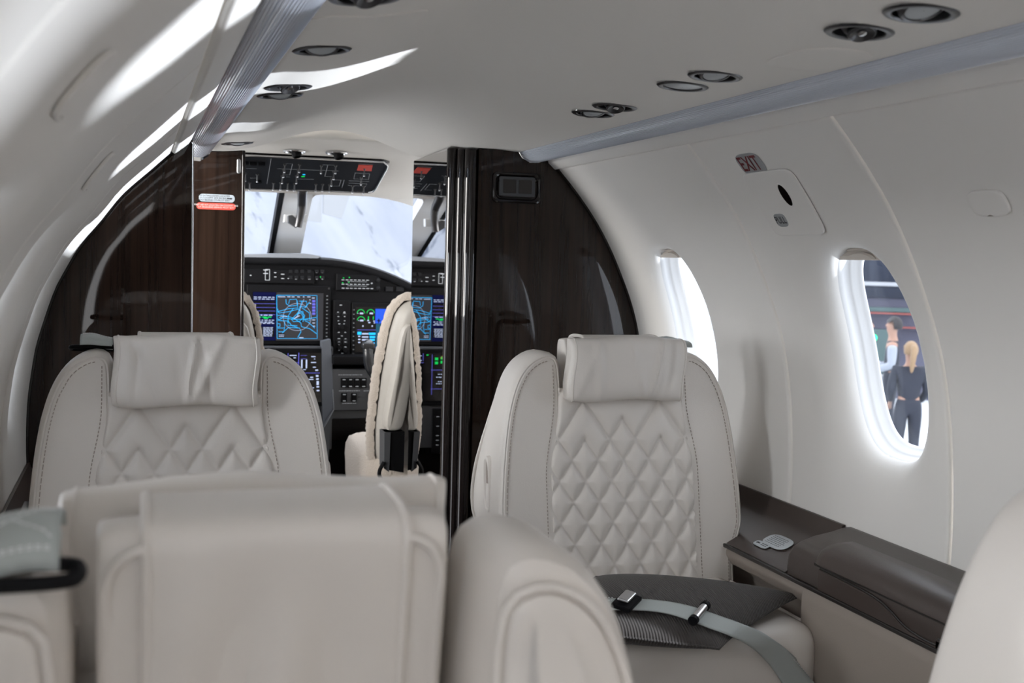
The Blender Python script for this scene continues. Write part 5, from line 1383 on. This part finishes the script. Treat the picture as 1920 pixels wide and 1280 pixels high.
def person(label, loc, rz, h, top_m, leg_m, hair_m, sleeve_m=None, pony=False, arm=0.0):
    t = thing('person', label, 'person', loc, rz, 'people in the hall outside'); t.scale = (h/1.75,)*3
    P = {'pelvis': (0, 0, .95, .13, .10), 'waist': (0, .0, 1.10, .125, .095), 'chest': (0, 0, 1.30, .15, .11), 'neckb': (0, .01, 1.45, .075, .07), 'neck': (0, 0, 1.52, .052), 'jaw': (0, -.012, 1.585, .062, .075), 'head': (0, -.005, 1.67, .075, .09), 'crown': (0, .005, 1.735, .05, .06), 'nose': (0, -.098, 1.640, .013), 'noseb': (0, -.085, 1.655, .014)}
    E_ = [('pelvis', 'waist'), ('waist', 'chest'), ('chest', 'neckb'), ('neckb', 'neck'), ('neck', 'jaw'), ('jaw', 'head'), ('head', 'crown'), ('head', 'noseb'), ('noseb', 'nose')]
    for s_, k in ((1, 'l'), (-1, 'r')):
        P.update({'hip'+k: (s_*.09, 0, .88, .092), 'knee'+k: (s_*.10, -.02, .50, .058), 'ank'+k: (s_*.10, .02, .09, .042), 'toe'+k: (s_*.11, -.15, .035, .035, .025),
                  'sho'+k: (s_*.185, 0, 1.41, .055), 'elb'+k: (s_*.235, .03-.05*arm, 1.13, .042), 'wri'+k: (s_*.19, -.10-.18*arm, .93+.18*arm, .028), 'pal'+k: (s_*.175, -.145-.19*arm, .875+.17*arm, .032, .018)})
        E_ += [('pelvis', 'hip'+k), ('hip'+k, 'knee'+k), ('knee'+k, 'ank'+k), ('ank'+k, 'toe'+k), ('chest', 'sho'+k), ('sho'+k, 'elb'+k), ('elb'+k, 'wri'+k), ('wri'+k, 'pal'+k)]
        for q, (dx, ln) in enumerate(((-.030, .055), (-.012, .075), (.004, .080), (.018, .072), (.030, .055))):
            P['f%d%s' % (q, k)] = (s_*.175+dx, -.165-.19*arm-ln*.5, .850+.17*arm-ln*.6, .008); E_.append(('pal'+k, 'f%d%s' % (q, k)))
    skin_obj('body', P, E_, SK, t)
    G = lambda *ks: {k: (*P[k][:3], *[r+.016 for r in P[k][3:]]) for k in ks}
    tp = G('pelvis', 'waist', 'chest', 'neckb', 'shol', 'shor'); te = [('pelvis', 'waist'), ('waist', 'chest'), ('chest', 'neckb'), ('chest', 'shol'), ('chest', 'shor')]
    tp['neckb'] = (0, .01, 1.44, .082, .078)
    if sleeve_m is None:
        tp.update(G('elbl', 'wril', 'elbr', 'wrir')); te += [('shol', 'elbl'), ('elbl', 'wril'), ('shor', 'elbr'), ('elbr', 'wrir')]
    skin_obj('top', tp, te, top_m, t)
    if sleeve_m is not None:
        for k in 'lr':
            skin_obj('sleeve', {a: (*P[a][:3], P[a][3]+.020) for a in ('sho'+k, 'elb'+k, 'wri'+k)}, [('sho'+k, 'elb'+k), ('elb'+k, 'wri'+k)], sleeve_m, t)
    skin_obj('trousers', G('pelvis', 'waist', 'hipl', 'hipr', 'kneel', 'kneer', 'ankl', 'ankr'), [('pelvis', 'waist'), ('pelvis', 'hipl'), ('hipl', 'kneel'), ('kneel', 'ankl'), ('pelvis', 'hipr'), ('hipr', 'kneer'), ('kneer', 'ankr')], leg_m, t)
    mb = MB()
    def hf(u, v):
        a, b = 2*PI*u, PI*v*.66; x, y_, z = .092*math.sin(b)*math.cos(a), .112*math.sin(b)*math.sin(a), .118*math.cos(b)
        if y_ < 0: z = max(z, .045+.02*math.cos(a*3)); y_ *= .88
        return Vector((x, .012+y_, 1.665+z))
    mb.grid(hf, 28, 14, cu=True); hr = build(mb, 'hair', hair_m, t, local=True, ang=80)
    if pony:
        mb = MB(); mb.tube(catmull([Vector((0, .10, 1.70)), Vector((0, .145, 1.69)), Vector((.01, .165, 1.60)), Vector((.015, .15, 1.48)), Vector((.02, .14, 1.38))], 5), [.03, .036, .04, .042, .042, .043, .043, .042, .042, .042, .041, .04, .038, .036, .034, .032, .03, .026, .022, .016, .008], 10)
        build(mb, 'ponytail', hair_m, hr, local=True)
    return t
g = at(1664, 838, Z=-1.2); person('man in dark vest and white shirt standing in profile outside the exit window', g, math.radians(-125), 1.68, NV, NV, HB, WS_, arm=.7)
p = at(1701, 790, Y=11.0); person('blond ponytailed woman in navy jacket with her back turned outside the exit window', Vector((p.x, 11.0, -1.2)), math.radians(160), 1.50, NV, NV, HBl, pony=True, arm=.3)
p = at(1622, 700, Y=13.9); person('person in white shirt standing left of the man outside the exit window', Vector((p.x, 13.9, -1.2)), math.radians(60), 1.62, WS_, WS_, HB, arm=.8)
# ------------------------------------------------------------------ camera, light, world
cam = bpy.data.cameras.new('camera'); co = bpy.data.objects.new('camera', cam); C.objects.link(co)
cam.sensor_width = 36; cam.lens = 36*F/1920; cam.clip_start = .02
co.matrix_world = Matrix(((RT.x, -DN.x, -FW.x, CAM.x), (RT.y, -DN.y, -FW.y, CAM.y), (RT.z, -DN.z, -FW.z, CAM.z), (0, 0, 0, 1)))
cam.dof.use_dof = True; cam.dof.focus_distance = 2.25; cam.dof.aperture_fstop = 8.0
sc.camera = co
w = bpy.data.worlds.new('hall'); sc.world = w; w.use_nodes = True
bg = w.node_tree.nodes['Background']; bg.inputs['Color'].default_value = (.98, .985, 1.0, 1); bg.inputs['Strength'].default_value = WORLD
def sun(name, d, strength, ang, col=(1, 1, 1)):
    l = bpy.data.lights.new(name, 'SUN'); l.energy = strength; l.angle = math.radians(ang); l.color = col
    o = bpy.data.objects.new(name, l); C.objects.link(o)
    o.rotation_euler = Vector(d).to_track_quat('-Z', 'Y').to_euler(); return o
# high hall spotlight on the far side, shining down through the window opposite the EXIT sign
l = bpy.data.lights.new('hall_spotlight', 'SPOT'); l.energy = SUN_B*100; l.spot_size = math.radians(9); l.spot_blend = .1; l.shadow_soft_size = .03
o = bpy.data.objects.new('hall_spotlight', l); C.objects.link(o); tgt = Vector((-.68, 1.708, .96)); o.location = tgt-Vector((1, -.09, -.67))*4.5
o.rotation_euler = (tgt-o.location).to_track_quat('-Z', 'Y').to_euler()
# added low spots imitating hall light bounced upward, one per exit side window
for yw, d, e in ((2.442, (-1, .10, .24), 1.0), (1.708, (-1, .14, .345), 1.0), (1.014, (-1, .03, .355), 1.0), (.240, (-1, .25, .25), .45)):
    l = bpy.data.lights.new('bounce_spot', 'SPOT'); l.energy = BOUNCE_UP*100*e; l.spot_size = math.radians(9); l.spot_blend = .1; l.shadow_soft_size = {1.014: .10, .240: .28}.get(yw, .04)
    o = bpy.data.objects.new('bounce_spot', l); C.objects.link(o); tgt = Vector((.68, yw, .96)); o.location = tgt-Vector(d)*4.2
    o.rotation_euler = (tgt-o.location).to_track_quat('-Z', 'Y').to_euler()
l = bpy.data.lights.new('added_side_fill', 'AREA'); l.shape = 'RECTANGLE'; l.size = 6; l.size_y = 2.5; l.energy = SIDE_FILL; l.color = (1, .96, .90)  # added unseen fill lamp that brightens the exit side wall
o = bpy.data.objects.new('added_side_fill', l); C.objects.link(o); o.location = (-5.5, 1.4, 1.9); o.rotation_euler = Vector((1, 0, -.18)).to_track_quat('-Z', 'Y').to_euler()
def portal(name, loc, nrm, sx, sy, up=(0, 0, 1)):
    l = bpy.data.lights.new(name, 'AREA'); l.shape = 'RECTANGLE'; l.size = sx; l.size_y = sy; l.cycles.is_portal = True
    o = bpy.data.objects.new(name, l); C.objects.link(o); o.location = loc
    o.rotation_euler = Vector(nrm).to_track_quat('-Z', 'Y').to_euler(); return o
for side in (1, -1):
    for Y0, Y1, yw in PANELS[side]:
        if yw: portal('window_portal', (side*.80, yw, .95), (-side, 0, 0), .24, .40)
portal('cargo_door_portal', (-.85, -.78, .7), (1, 0, 0), 1.5, 1.5)
portal('entry_door_portal', (-.85, 2.93, .7), (1, 0, 0), .42, 1.5)
portal('windshield_portal', (0, 4.95, 1.2), (0, -1, 0), 1.4, .7)
v = sc.view_settings; v.view_transform = 'Standard'; v.look = 'None'; v.gamma = 1; v.use_curve_mapping = False; v.exposure = EXPO
sc.cycles.max_bounces = 14; sc.cycles.diffuse_bounces = 8; sc.cycles.transparent_max_bounces = 12; sc.cycles.glossy_bounces = 6
sc.cycles.caustics_reflective = False; sc.cycles.caustics_refractive = False; sc.cycles.sample_clamp_indirect = 6
sc.cycles.use_denoising = True
